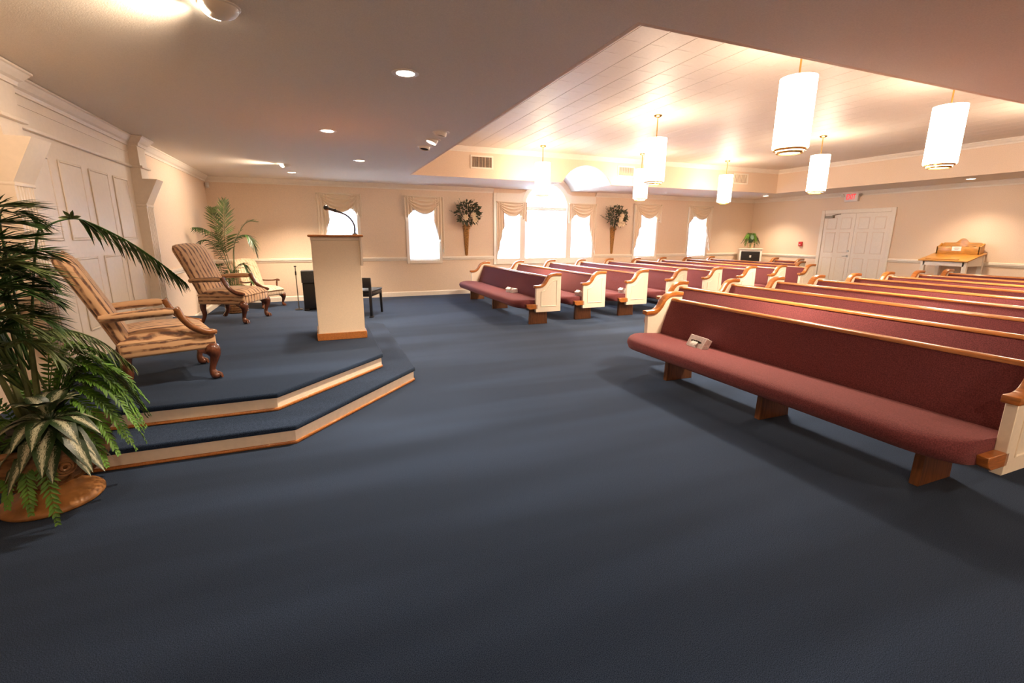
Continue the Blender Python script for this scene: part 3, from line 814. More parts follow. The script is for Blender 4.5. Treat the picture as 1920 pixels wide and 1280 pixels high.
# ------------------------------------------------------------------ keyboard piano, its seat, microphone stand
pi_ = thing('digital_piano', 'black cabinet piano standing on the carpet behind the lectern', 'piano', (.135, 9.42, 0))
MB().box(-.49, .49, -.14, .30, .03, .50).build('lower_cabinet', M_black, pi_, bevel=.006)
MB().box(-.50, .50, -.17, .12, .51, .725).build('upper_cabinet', M_blackdull, pi_, bevel=.006)
kb = box('key_bed', M_black, pi_, -.50, .50, .12, .36, .50, .575, bevel=.006)
for i in range(28):
    box('white_key', M_paper, kb, -.455 + i * .0325, -.455 + i * .0325 + .0305, .16, .34, .575, .585)
for s in (-1, 1): box('foot', M_black, pi_, s * .45 - .04, s * .45 + .04, -.16, .32, 0, .03, bevel=.005)
box('name_card', M_paper, pi_, -.275, -.245, -.175, -.17, .452, .505)
pc = thing('piano_chair', 'small black wooden piano chair with a low back beyond the lectern', 'chair', (.635, 8.48, 0), math.atan2(.917, .40))
for sd in (-1, 1):
    MB().box(-.32, -.275, sd * .22 - .02, sd * .22 + .02, 0.0, .66).build('rear_leg', M_black, pc, bevel=.004)
    box('foot_block', M_black, pc, -.335, -.26, sd * .22 - .03, sd * .22 + .03, 0, .022, bevel=.004)
    MB().prism([(.24, .40), (.285, .40), (.30, 0), (.275, 0)], 'y', sd * .22 - .018, sd * .22 + .018).build('front_leg', M_black, pc, bevel=.003)
box('backrest', M_black, pc, -.33, -.295, -.245, .245, .50, .67, bevel=.008)
box('seat_frame', M_black, pc, -.29, .285, -.235, .235, .35, .415, bevel=.005)
box('seat_pad', M_blackdull, pc, -.285, .30, -.245, .245, .415, .452, bevel=.016, bseg=3)
ms = thing('microphone_stand', 'thin black upright microphone stand between pale armchair and piano', 'microphone stand', (-.455, 9.45, 0))
MB().lathe([(.07, 0), (.07, .012), (.03, .022), (.014, .03)], (0, 0, 0), 20).build('round_base', M_black, ms, smooth=True)
MB().tube([(0, 0, .02), (0, 0, .66)], .009, 8).build('lower_tube', M_grey, ms, smooth=True)
MB().tube([(0, 0, .64), (0, 0, .71)], .014, 8).build('clutch', M_black, ms, smooth=True)
MB().tube([(0, 0, .70), (0, 0, .79)], .007, 8).build('upper_tube', M_black, ms, smooth=True)
MB().tube([(-.022, 0, .80), (.022, 0, .80)], .01, 8).build('clip', M_black, ms, smooth=True)

# ------------------------------------------------------------------ plants
def leaflet(mb, p, d, nrm, L, W, droop, uvs=None):
    """folded blade: d direction, nrm side normal"""
    d = d.normalized(); sd = d.cross(nrm)
    if sd.length < 1e-4: sd = d.cross(Vector((1, 0, 0)))
    sd.normalize(); n = sd.cross(d)
    b = len(mb.v); st = [(0, .25), (.3, 1.0), (.65, .8), (1, 0.0)]
    for t, w in st:
        c = p + d * (L * t) + Vector((0, 0, -droop * L * t * t))
        if w > 0:
            mb.v += [tuple(c + sd * (W * w * .5) + n * (.12 * W)), tuple(c - n * (.10 * W)), tuple(c - sd * (W * w * .5) + n * (.12 * W))]
        else:
            mb.v += [tuple(c)]
    for k in (0, 3):
        mb.f += [(b + k, b + k + 1, b + k + 4, b + k + 3), (b + k + 1, b + k + 2, b + k + 5, b + k + 4)]
    mb.f += [(b + 6, b + 7, b + 9), (b + 7, b + 8, b + 9)]
def frond(parent, pts, n, L, W, m, name='frond', start=.25, spread=62, droop=.25, rad=.006, hang=0.0, taper=.35, sm=None, nrm0=None):
    """pinnate frond along pts (local)"""
    c = bez(pts, 40); mb = MB()
    mb.tube(c, [rad * (1 - .75 * i / 39) for i in range(40)], 5)
    for i in range(n):
        t = start + (1 - start) * i / (n - 1)
        f = t * 39; j = min(int(f), 38); p = c[j].lerp(c[j + 1], f - j)
        tg = (c[min(j + 1, 39)] - c[max(j - 1, 0)]).normalized()
        side = tg.cross(Vector((0, 0, 1)))
        if side.length < .15: side = tg.cross(nrm0 or Vector((.4, -.9, 0)))
        side.normalize(); nn = side.cross(tg).normalized()
        tt = (t - start) / (1 - start)
        le = L * (math.sin(math.pi * (.18 + .72 * tt)) ** .7) * random.uniform(.85, 1.1)
        if tt > .92: le *= .75
        a = R(spread * (1 - .55 * tt) + random.uniform(-7, 7))
        for s in (-1, 1):
            d = tg * math.cos(a) + side * (s * math.sin(a)) + nn * random.uniform(-.02, .22) + Vector((0, 0, -hang))
            leaflet(mb, p, d, nn, le, W * random.uniform(.85, 1.15), droop * random.uniform(.6, 1.4))
    return mb.build(name, m, parent, smooth=True, sharp=80, fix=False)

U = Vector((-1.40, 2.94, 0))
urn = thing('urn_planter', 'large bronze pedestal urn on the carpet beside the stage steps', 'urn', U)
MB().lathe([(.0, 0), (.199, 0), (.209, .010), (.209, .022), (.199, .034), (.18, .044), (.14, .056), (.105, .072), (.088, .10), (.0, .10)], (0, 0, 0), 48, caps=False).build('base_plate', M_urnbase, urn, smooth=True, sharp=60)
bw = MB().lathe([(.0, .095), (.085, .097), (.075, .110), (.085, .124), (.15, .142), (.215, .175), (.258, .230), (.272, .29), (.268, .34), (.276, .355), (.29, .365), (.292, .38), (.28, .39), (.262, .385), (.255, .36), (.0, .35)], (0, 0, 0), 48, caps=False).build('bowl', M_urn, urn, smooth=True, sharp=60)
for k in range(24):
    a = 2 * math.pi * k / 24
    MB().tube([(math.cos(a) * r, math.sin(a) * r, z) for r, z in ((.10, .127), (.162, .146), (.222, .18), (.262, .235))], [.006, .010, .011, .004], 6).build('gadroon', M_urn, bw, smooth=True)
for a in (R(-52), R(-142), R(38), R(128)):
    cxy = Vector((math.cos(a), math.sin(a), 0)); tx = Vector((-math.sin(a), math.cos(a), 0))
    md = MB()
    for rr in (.045, .03, .016):
        md.tube([cxy * (.262 + .012 * (.05 - rr) / .03) + Vector((0, 0, .262)) + tx * (rr * math.cos(q * math.pi / 6)) + Vector((0, 0, rr * math.sin(q * math.pi / 6))) for q in range(13)], .006, 6)
    md.build('scroll_medallion', M_urn, bw, smooth=True)
MB().lathe([(0, .352), (.254, .362), (.254, .366), (0, .374)], (0, 0, 0), 32, caps=False).build('soil', M_soil, urn)

palm = thing('areca_palm', 'tall arching areca palm planted in the bronze urn', 'palm', (U.x, U.y, .36))
def lp(v): return v - Vector((U.x, U.y, .36))
crown_pts = []
for sx_, sy_, h in ((-.02, .03, .62), (.05, -.02, .55), (.10, .06, .42), (-.1, .08, .5), (-.06, -.06, .46)):
    st = [(sx_ * .4, sy_ * .4, 0), (sx_ * .8, sy_ * .8, h * .5), (sx_ * 1.3, sy_ * 1.3, h)]
    MB().tube(bez(st, 10), [.017 - .0008 * i for i in range(10)], 8).build('stem', M_stem, palm, smooth=True)
    crown_pts.append(Vector(st[-1]))
# fronds seen in the photograph: (control pixels, depth), then the ones turned away
def pf_(px, deps): return [lp(at(a, b, y)) for (a, b), y in zip(px, deps)]
frond(palm, [Vector((.03, .05, .5))] + pf_([(68, 452), (88, 424), (130, 410), (168, 417), (240, 452), (300, 492), (346, 528)], [2.98, 3.0, 3.05, 3.1, 3.2, 3.28, 3.33]), 30, .155, .019, M_leafA, start=.50, spread=50, droop=.45, hang=.55)
kn = MB()
for a in range(4):
    an = 2 * math.pi * a / 7 + .3
    leaflet(kn, lp(at(134, 409, 3.05)), Vector((math.cos(an), -.3, math.sin(an))), Vector((0, -1, .2)), .05, .018, .1)
kn.build('leaf_tuft', M_leafD, palm, smooth=True, sharp=180, fix=False)
frond(palm, [Vector((.02, 0, .45))] + pf_([(5, 490), (40, 472), (75, 470), (100, 480)], [2.9, 2.88, 2.88, 2.9]), 24, .15, .013, M_leafA, start=.30, spread=60, droop=.12)
frond(palm, [Vector((.02, 0, .40))] + pf_([(5, 525), (40, 508), (75, 512), (100, 528)], [2.9, 2.86, 2.84, 2.84]), 24, .16, .012, M_leafA, start=.28, spread=58, droop=.15)
frond(palm, [Vector((.03, 0, .35))] + pf_([(8, 560), (40, 540), (75, 545), (108, 566)], [2.9, 2.82, 2.80, 2.80]), 22, .15, .012, M_leafA, start=.28, spread=45, droop=.15)
frond(palm, [Vector((.06, .02, .22))] + pf_([(48, 650), (80, 624), (125, 618), (190, 640), (246, 684)], [2.95, 2.94, 2.94, 2.95, 2.96]), 26, .13, .016, M_leafD, start=.36, spread=46, droop=.35, hang=.5)
frond(palm, [Vector((.03, 0, .45))] + pf_([(0, 420), (25, 398), (50, 402), (72, 422)], [3.0, 3.02, 3.05, 3.08]), 20, .13, .012, M_leafA, start=.30, spread=55, droop=.15)
frond(palm, [Vector((.02, 0, .35))] + pf_([(5, 612), (40, 592), (75, 594), (108, 612)], [2.86, 2.8, 2.78, 2.78]), 22, .14, .013, M_leafA, start=.25, spread=48, droop=.2)
frond(palm, [Vector((.02, 0, .25))] + pf_([(10, 655), (45, 640), (85, 650), (118, 680)], [2.86, 2.8, 2.78, 2.78]), 20, .12, .014, M_leafD, start=.25, spread=50, droop=.25)
for k, (py, dep, ex_, dy_) in enumerate(((395, 3.0, 30, -8), (425, 2.92, 42, -4), (455, 2.84, 52, -12), (478, 2.95, 60, 2), (500, 2.78, 58, 6), (520, 2.9, 66, 10), (545, 2.76, 70, 12), (575, 2.86, 74, 18), (600, 2.74, 66, 20), (630, 2.82, 70, 22))):
    frond(palm, [Vector((-.02, 0, .25))] + pf_([(-70, py + 25), (-20, py - 4), (15, py - 8), (ex_ + 8, py + dy_)], [dep, dep - .02, dep - .03, dep - .03]), 26, .19, .0125, M_leafA if k % 4 else M_leafD, start=.35, spread=40, droop=.12)
for az, ln, ht in ((150, .45, .75), (190, .45, .62), (230, .5, .55), (250, .5, .7), (110, .4, .9), (210, .4, 1.0), (175, .4, .85), (262, .42, .45)):
    dx, dy = math.cos(R(az)), math.sin(R(az))
    lim = min(ln, .38) if dx < -.3 else ln
    frond(palm, [(dx * .03, dy * .03, .40), (dx * .10, dy * .10, ht * .8), (dx * lim * .55, dy * lim * .55, ht), (dx * lim, dy * lim, ht * .82)], 28, .15, .013, M_leafA if az % 20 else M_leafD, start=.3, spread=60, droop=.25)

ev = thing('chinese_evergreen', 'silver-and-green variegated broadleaf plant spilling over the urn front', 'plant', (U.x, U.y, .36))
def broad_leaf(parent, p, d, L, W, droop):
    d = Vector(d).normalized(); sd = d.cross(Vector((0, 0, 1))).normalized(); n = sd.cross(d)
    mb = MB(); mb.uv = []; K = 8; J = 4
    for i in range(K + 1):
        t = i / K; w = W * (math.sin(math.pi * min(1, t ** .75)) ** .9) * .5 + (.002 if 0 < i < K else 0)
        c = p + d * (L * t) + Vector((0, 0, -droop * L * t * t))
        for j in range(J + 1):
            u = -1 + 2 * j / J
            q = c + sd * (w * u) + n * (abs(u) * .22 * w) 
            mb.v.append(tuple(q)); mb.uv.append((t, (u + 1) / 2))
    for i in range(K):
        for j in range(J):
            mb.f.append((i * (J + 1) + j, i * (J + 1) + j + 1, (i + 1) * (J + 1) + j + 1, (i + 1) * (J + 1) + j))
    mb.tube([tuple(p - d * .06 + Vector((0, 0, -.03))), tuple(p)], .004, 5)
    mb.uv += [(0, 0)] * (len(mb.v) - len(mb.uv))
    return mb.build('leaf', M_varieg, parent, smooth=True, sharp=180, fix=False)
ec = Vector((.13, -.17, .17))
for k in range(44):
    a = R(-48 + (k % 11 - 5) * 32 + random.uniform(-10, 10)); tier = k // 11
    el = (.95, .40, -.05, -.35)[tier] + random.uniform(-.1, .1)
    d = (math.cos(a) * math.cos(el), math.sin(a) * math.cos(el), math.sin(el))
    broad_leaf(ev, ec + Vector((d[0] * .03, d[1] * .03, -.03 * tier)), d, random.uniform(.17, .225), random.uniform(.078, .096), (.45, .8, .85, .7)[tier])

fn = thing('boston_fern', 'bright green ferns spilling over both sides of the urn', 'fern', (U.x, U.y, .36))
for az, ln, hz, dp in ((35, .42, .40, .10), (18, .42, .36, .05), (2, .42, .32, -.02), (50, .40, .40, .16), (70, .34, .34, .10), (25, .36, .42, .22), (-12, .38, .24, -.06), (60, .30, .44, .26), (10, .40, .28, -.06), (-4, .38, .22, -.12), (-80, .31, .06, -.26), (-95, .29, .05, -.22), (180, .3, .2, -.05), (220, .30, .16, -.1), (255, .3, .14, -.14), (120, .28, .24, .04), (-66, .32, .04, -.34), (30, .44, .30, -.02), (42, .42, .34, .04), (12, .44, .34, .10), (-2, .36, .36, .16), (-20, .36, .20, -.10), (-28, .34, .16, -.14), (-8, .42, .28, .0), (6, .42, .32, -.02), (22, .44, .32, .0), (34, .44, .30, -.04), (16, .40, .26, -.14), (48, .42, .28, -.04), (38, .36, .42, .18), (8, .34, .42, .2)):
    dx, dy = math.cos(R(az)), math.sin(R(az))
    frond(fn, [(dx * .05, dy * .05, .0), (dx * ln * .45, dy * ln * .45, hz), (dx * ln * .8, dy * ln * .8, hz * .75 + dp * .3), (dx * ln * 1.02, dy * ln * 1.02, dp)], 34, .064, .0145, M_leafB, start=.12, spread=76, droop=.1, rad=.003)

# palm in a basket by the corner
Q = Vector((-1.46, 9.45, 0))
bk = thing('wicker_planter', 'round wicker basket planter on the carpet behind the second armchair', 'basket', Q)
MB().lathe([(0, 0), (.12, 0), (.15, .02), (.175, .10), (.18, .2), (.168, .26), (.18, .27), (.18, .285), (.16, .285), (.155, .26), (0, .255)], (0, 0, 0), 28, caps=False).build('basket_body', M_basket, bk, smooth=True)
wv = MB()
for k in range(6): wv.tube([(math.cos(q * math.pi / 12) * (.16 + .022 * math.sin((k + .8) / 6 * 2.6)), math.sin(q * math.pi / 12) * (.16 + .022 * math.sin((k + .8) / 6 * 2.6)), .03 + k * .042) for q in range(25)], .007, 5)
wv.build('weave_band', M_basket, bk, smooth=True)
kp = thing('kentia_palm', 'feathery palm in the wicker basket by the far left corner', 'palm', (Q.x, Q.y, .26))
def kq(px, deps): return [at(a, b, y) - Vector((Q.x, Q.y, .26)) for (a, b), y in zip(px, deps)]
for k in range(6):
    x, y = .04 * math.cos(k), .04 * math.sin(k)
    MB().tube(bez([(x, y, 0), (x * 1.6, y * 1.6, .25), (x * 2.4, y * 2.4, .5)], 8), .008, 6).build('stem', M_stem, kp, smooth=True)
frond(kp, [Vector((.0, 0, .4))] + kq([(422, 460), (421, 415), (420, 376)], [9.5, 9.45, 9.4]), 34, .27, .020, M_leafD, start=.25, spread=62, droop=.1, nrm0=Vector((0, 1, 0)))
frond(kp, [Vector((-.02, 0, .4))] + kq([(418, 470), (402, 442), (380, 428), (362, 426)], [9.4, 9.2, 9.0, 8.8]), 28, .16, .017, M_leafA, start=.25, spread=60, droop=.5, hang=.4)
frond(kp, [Vector((.02, 0, .4))] + kq([(438, 465), (452, 430), (465, 416), (480, 415)], [9.5, 9.5, 9.5, 9.5]), 24, .17, .016, M_leafD, start=.3, spread=60, droop=.2)
frond(kp, [Vector((.03, 0, .4))] + kq([(440, 455), (458, 440), (472, 452), (482, 478)], [9.4, 9.35, 9.3, 9.3]), 34, .20, .020, M_leafA, start=.25, spread=65, droop=.35, hang=.2)
frond(kp, [Vector((.0, -.02, .4))] + kq([(415, 480), (398, 455), (380, 450), (375, 470)], [9.35, 9.2, 9.1, 9.1]), 28, .18, .018, M_leafA, start=.2, spread=62, droop=.4, hang=.2)
frond(kp, [Vector((.0, -.02, .3))] + kq([(425, 490), (410, 440), (400, 405), (398, 392)], [9.45, 9.4, 9.38, 9.36]), 30, .2, .018, M_leafD, start=.3, spread=60, droop=.15, nrm0=Vector((0, 1, 0)))
frond(kp, [Vector((.0, -.02, .2))] + kq([(432, 520), (450, 495), (462, 500), (474, 530)], [9.4, 9.3, 9.25, 9.2]), 30, .16, .018, M_leafA, start=.15, spread=62, droop=.35, hang=.2)
frond(kp, [Vector((.0, -.02, .2))] + kq([(420, 520), (412, 498), (405, 500), (398, 530)], [9.35, 9.25, 9.2, 9.15]), 28, .17, .018, M_leafA, start=.15, spread=62, droop=.35, hang=.2)
fb = thing('moss_fern', 'low yellow-green fern filling the wicker basket rim', 'fern', (Q.x, Q.y, .27))
for k in range(20):
    a = R(k * 18 + random.uniform(-8, 8)); ln = random.uniform(.2, .3); dx, dy = math.cos(a), math.sin(a)
    frond(fb, [(dx * .03, dy * .03, 0), (dx * ln * .5, dy * ln * .5, .2), (dx * ln, dy * ln, random.uniform(.02, .14))], 16, .07, .02, M_leafB if k % 3 else M_leafA, start=.1, spread=70, droop=.15, rad=.003)

# ------------------------------------------------------------------ wall sconces with flowers
def sconce(lv, lf, x, zt, seed):
    rnd = random.Random(seed)
    v = thing('wall_sconce_vase', lv, 'wall vase', (x, YF - .005, zt), group='gilded wall vases')
    k = []
    for r, z in ((.018, -.70), (.030, -.685), (.036, -.66), (.060, -.30), (.074, -.09), (.078, -.085)):
        k.append([(math.cos(math.pi * i / 10) * r, -math.sin(math.pi * i / 10) * r * .9 - .002, z) for i in range(11)] )
    MB().loft(k).build('fluted_cone', M_gold, v, smooth=True, sharp=50)
    MB().prism([(.085, -.002), (.085, -.06), (.06, -.098), (-.06, -.098), (-.085, -.06), (-.085, -.002)], 'z', -.085, -.055).build('collar', M_gold, v, bevel=.006)
    MB().prism([(.092, -.002), (.092, -.066), (.066, -.106), (-.066, -.106), (-.092, -.066), (-.092, -.002)], 'z', -.045, -.025).build('rim', M_gold, v, bevel=.006)
    MB().prism([(.07, -.002), (.07, -.05), (.045, -.08), (-.045, -.08), (-.07, -.05), (-.07, -.002)], 'z', -.055, .012).build('neck', M_gold, v, bevel=.004)
    for i in (-1, 0, 1):
        MB().tube([(i * .03, -.062 + abs(i) * .006, -.10), (i * .022, -.055 + abs(i) * .004, -.30), (i * .012, -.035 + abs(i) * .002, -.62)], [.008, .006, .004], 5).build('rib', M_gold, v)
    fl = thing('flower_arrangement', lf, 'flowers', (x, YF - .05, zt + .01), group='silk flower arrangements')
    mb = MB()
    for i in range(300):
        a = rnd.uniform(0, math.pi * 2); rr = math.sqrt(rnd.random())
        p = Vector((math.cos(a) * rr * .28, -.10 - rnd.random() * .13 * (1 - rr * .4), (.26 + math.sin(a) * rr * .24)))
        d = Vector((p.x * 2 + rnd.uniform(-.3, .3), -.35 + rnd.uniform(-.4, .3), (p.z - .18) * 2 + rnd.uniform(-.3, .3)))
        leaflet(mb, p, d, Vector((rnd.uniform(-1, 1), -1, rnd.uniform(-1, 1))), rnd.uniform(.06, .11), rnd.uniform(.028, .045), .2)
    MB().tube([(0, -.02, -.12), (0, -.05, .03), (.01, -.09, .2)], [.012, .02, .012], 6).build('stem_bundle', M_leafC, fl)
    fo = mb.build('foliage', M_leafC, fl, smooth=True, sharp=180, fix=False); fo['kind'] = 'stuff'
    for i in range(16):
        a = R(rnd.uniform(15, 165)); L = rnd.uniform(.38, .62)
        q = [(0, -.08, .05), (math.cos(a) * L * .5, -.10, .05 + math.sin(a) * L * .55), (math.cos(a) * L * .85 + rnd.uniform(-.05, .05), -.09, .05 + math.sin(a) * L)]
        tw = MB().tube(bez(q, 8), [.003] * 8, 4)
        for t in range(5):
            c0 = Vector(q[1]).lerp(Vector(q[2]), t / 5); tw.tube([c0, c0 + Vector((rnd.uniform(-.04, .04), -.01, rnd.uniform(.01, .05)))], .002, 4)
        tw.build('twig', M_leafC, fl)
    for bx, bz in ((-.10, .15), (.085, .20), (.12, .10)) if seed == 1 else ((.02, .16), (.06, .26), (-.01, .05), (.10, .06)):
        b = MB(); c0 = Vector((bx, -.255, bz))
        for i in range(7):
            a = 2 * math.pi * i / 7
            leaflet(b, c0, Vector((math.cos(a), -.45, math.sin(a))), Vector((0, -1, 0)), .085, .07, 0)
        for i in range(5):
            a = 2 * math.pi * i / 5 + .3
            leaflet(b, c0 + Vector((0, -.012, 0)), Vector((math.cos(a), -1.1, math.sin(a))), Vector((0, -1, 0)), .045, .04, 0)
        b.ball(c0 + Vector((0, -.012, 0)), .014, 6, 4)
        b.build('blossom', M_petal, fl, smooth=True, sharp=180, fix=False)
sconce('gilded cone wall vase between the second window and the bay', 'ivory magnolia arrangement in the wall vase left of the bay', 3.195, 1.60, 1)
sconce('gilded cone wall vase to the right of the bay window', 'ivory magnolia arrangement in the wall vase right of the bay', 7.22, 1.60, 2)

# ------------------------------------------------------------------ ceiling lights
def lamp(kind, name, loc, energy, color, parent, **k):
    l = bpy.data.lights.new(name, kind); l.energy = energy; l.color = color
    for a, b in k.items(): setattr(l, a, b)
    o = bpy.data.objects.new(name, l); COL.objects.link(o); o.location = loc
    if parent: o.parent = parent
    return o
me_can = MB().lathe([(0, 0), (.055, 0), (.06, -.006), (.05, -.02), (.03, -.028), (.012, -.032), (0, -.032)], (0, 0, 0), 20, caps=False).mesh('canopy', M_brass, smooth=True)
me_rod = MB().tube([(0, 0, -.03), (0, 0, -.31)], .008, 8).mesh('rod', M_brass, smooth=True)
rs = .147
me_sh = MB().lathe([(rs - .006, -.318), (rs, -.312), (rs, -.89), (rs - .006, -.90), (rs - .006, -.896), (rs - .006, -.318)], (0, 0, 0), 36, caps=False).mesh('shade', M_shade, smooth=True, fix=True)
me_b1 = MB().lathe([(.125, -.895), (.138, -.900), (.138, -.912), (.125, -.917), (.118, -.906)], (0, 0, 0), 36, caps=False).mesh('brass_ring', M_brass, smooth=True)
me_b2 = MB().lathe([(.088, -.925), (.112, -.925), (.112, -.937), (.088, -.940)], (0, 0, 0), 36, caps=False).mesh('brass_ring', M_brass, smooth=True)
me_bot = MB().lathe([(0, -.935), (.09, -.932), (.112, -.918), (.13, -.90), (.0, -.899)], (0, 0, 0), 30, caps=False).mesh('bottom_diffuser', glow_mat('lit_bottom_glass', (1.0, .78, .48), PENDANT * .35), smooth=True)
me_bu = MB().ball((0, 0, -.40), .05, 12, 8).mesh('bulb', M_bulb, smooth=True)
PEND = [((3.92, 3.15), 'lit cylinder pendant hanging lowest and largest, nearest the camera'),
        ((6.18, 3.16), 'lit cylinder pendant at the far right of the picture above the right-hand pews'),
        ((8.47, 3.16), 'added cylinder pendant, for light balance, over the last right-hand pews, outside the picture'),  # unseen pendant, added to balance the light over the pews
        ((4.48, 5.71), 'lit cylinder pendant over the front of the centre aisle'),
        ((7.88, 5.74), 'lit cylinder pendant in front of the double door'),
        ((3.99, 8.35), 'lit cylinder pendant hanging in front of the arched bay window'),
        ((6.22, 8.33), 'lit cylinder pendant just left of and behind the aisle-front pendant'),
        ((8.49, 8.32), 'lit cylinder pendant near the tray corner, beside the last air vent')]
for (x, y), lb in PEND:
    p = thing('pendant_light', lb, 'pendant light', (x, y, ZT), group='cylinder pendants')
    p.scale = (.973, .973, .973)
    link('canopy', me_can, p); link('rod', me_rod, p); sh = link('shade', me_sh, p); link('bulb', me_bu, p)
    link('brass_ring', me_b1, p); link('brass_ring', me_b2, p); link('bottom_diffuser', me_bot, p)
    lamp('SPOT', 'lamp_beam', (0, 0, -.945), PDOWN, WARM, p, spot_size=R(150), spot_blend=1.0, shadow_soft_size=.14)
me_ring = MB().lathe([(.062, .004), (.062, -.004), (.085, -.008), (.092, -.004), (.092, .0)], (0, 0, 0), 28, caps=False).mesh('trim_ring', M_trim, smooth=True)
me_face = MB().lathe([(0, -.003), (.063, -.003), (.063, -.001), (0, -.001)], (0, 0, 0), 24, caps=False).mesh('lamp_face', M_spotface)
def downlight(label, x, y, e=SPOT, cone=115):
    d = thing('recessed_downlight', label, 'downlight', (x, y, ZC), group='recessed ceiling lights')
    link('trim_ring', me_ring, d); link('lamp_face', me_face, d)
    lamp('SPOT', 'lamp_beam', (0, 0, -.012), e, WARM, d, spot_size=R(cone), spot_blend=.8, shadow_soft_size=.06)
    return d
downlight('brightest recessed ceiling light, over the front of the stage steps', .632, 3.514, SPOT * 2.0)
downlight('recessed ceiling light above the lectern', .17, 5.654, SPOT * 1.0)
downlight('recessed ceiling light between the lectern and the windows', .65, 7.645, SPOT * 2.0)
downlight('recessed ceiling light nearest the far wall crown', -.36, 9.533, SPOT * 2.2)
downlight('recessed ceiling light near the corner above the planter cabinet', 11.30, 9.626)
downlight('recessed ceiling light above the guest book stand', 11.45, 5.306, SPOT * .6)
for yy in (3.2,):
    downlight('added ceiling fill light, out of view, over the last right-hand pews by the back wall', 11.45, yy, SPOT * .6)  # extra unseen lamp, added to balance the room's light
downlight('added ceiling fill light, out of view, over the near pew ends', 6.3, .4, SPOT * .5)  # added out-of-view lamp, fills light over the near pews
for k_, xx in enumerate((0.4, 2.9, 5.4, 7.9)):
    downlight('added ceiling fill light behind the camera by the near wall, %s from the screen' % ('first', 'second', 'third', 'fourth')[k_], xx, -1.0, SPOT * (.85, .55, .35, .35)[k_], 162)  # added unseen lamps; near-wall bounce fills the surfaces facing the camera
def eyeball(label, x, y, aim, lit=True, e=SPOT, r=.075, drop=-.004):
    d = thing('eyeball_spotlight', label, 'spotlight', (x, y, ZC), group='eyeball spotlights')
    link('trim_ring', me_ring, d)
    aim = Vector(aim).normalized()
    q = aim.to_track_quat('Z', 'Y').to_matrix()
    pr = [(0, -.05), (r * .8, -.045), (r * .92, .0), (r * .86, .045), (r * .82, .06), (r * .76, .06), (r * .72, .045), (0, .042)]
    mb = MB().lathe(pr, (0, 0, 0), 20, caps=False); mb.v = [tuple(q @ Vector(v) + Vector((0, 0, -drop + .02))) for v in mb.v]
    mb.build('eyeball_housing', M_trim, d, smooth=True)
    mb = MB().lathe([(0, .046), (r * .74, .046), (r * .74, .05), (0, .05)], (0, 0, 0), 18, caps=False); mb.v = [tuple(q @ Vector(v) + Vector((0, 0, -drop + .02))) for v in mb.v]
    mb.build('lamp_face', M_spotface if lit else M_dark, d)
    if lit:
        o = lamp('SPOT', 'lamp_beam', aim * .075 + Vector((0, 0, -drop + .02)), e, WARM, d, spot_size=R(95), spot_blend=.9, shadow_soft_size=.05)
        o.rotation_euler = (-aim).to_track_quat('Z', 'Y').to_euler()
    return d
def washer(label, x, y, az, e, r=.085):
    """half-round wall washer: dome under a ring, lens on the wall side"""
    d = thing('wall_washer', label, 'spotlight', (x, y, ZC), group='wall washer lights')
    link('trim_ring', me_ring, d)
    prf = [(r * math.cos(a * math.pi / 20), -.055 * math.sin(a * math.pi / 20)) for a in range(10)] + [(.002, -.055)]
    MB().lathe(prf, (0, 0, 0), 24, caps=False).build('dome', M_trim, d, smooth=True)
    rings = [[(1.03 * a * math.cos(R(az) + R(-62 + 124 * k / 16)), 1.03 * a * math.sin(R(az) + R(-62 + 124 * k / 16)), 1.05 * b) for k in range(17)] for a, b in prf[1:7]]
    MB().loft(rings, closed=False, caps=False).build('lens', M_spotface, d, smooth=True, fix=False)
    aim = Vector((math.cos(R(az)), math.sin(R(az)), -.55)).normalized()
    o = lamp('SPOT', 'lamp_beam', aim * .115 + Vector((0, 0, -.01)), e, WARM, d, spot_size=R(125), spot_blend=.9, shadow_soft_size=.05)
    o.rotation_euler = (-aim).to_track_quat('Z', 'Y').to_euler()
washer('large lit wall washer at the top edge aimed at the screen', -.36, 2.90, 160, SPOT * .38)
washer('small lit wall washer near the far left corner', -.40, 8.51, 185, SPOT * .32)
eyeball('dark eyeball spotlight nearest the camera in the row of three', 1.30, 5.26, (-.15, .1, -.95), False)
eyeball('lit middle eyeball spotlight in the row of three above the lectern side', 1.31, 5.70, (-.35, .0, -.9), True, SPOT * .4)
eyeball('dark eyeball spotlight farthest from the camera in the row of three', 1.31, 6.15, (-.15, -.1, -.95), False)

# ------------------------------------------------------------------ vents, exit sign, alarm, sensor
def vent(label, x0, x1, z0, z1):
    v = thing('air_vent', label, 'vent', ((x0 + x1) / 2, TY1, (z0 + z1) / 2), group='tray wall vents'); w, h = (x1 - x0) / 2, (z1 - z0) / 2
    f = MB(); f.box(-w, -w + .03, -.012, 0, -h, h); f.box(w - .03, w, -.012, 0, -h, h); f.box(-w + .03, w - .03, -.012, 0, -h, -h + .03); f.box(-w + .03, w - .03, -.012, 0, h - .03, h)
    f.build('frame', M_trim, v, bevel=.003, bseg=1)
    box('duct_back', M_dark, v, -w + .03, w - .03, -.002, 0, -h + .03, h - .03)
    n = 14; m = MB().prism([(-.004, -.002), (.006, -.010), (.008, -.009), (-.002, -.001)], 'z', -h + .03, h - .03).mesh('louvre', M_wall)
    for i in range(n):
        l = link('louvre', m, v); l.location = (-w + .03 + (2 * w - .06) * (i + .5) / n, 0, 0)
vent('air vent in the tray wall left of the vaulted arch', 2.77, 3.23, 2.61, 2.855)
vent('air vent in the tray wall just right of the vaulted arch', 6.08, 6.53, 2.62, 2.845)
vent('air vent in the tray wall nearest the back corner', 9.41, 9.88, 2.61, 2.86)

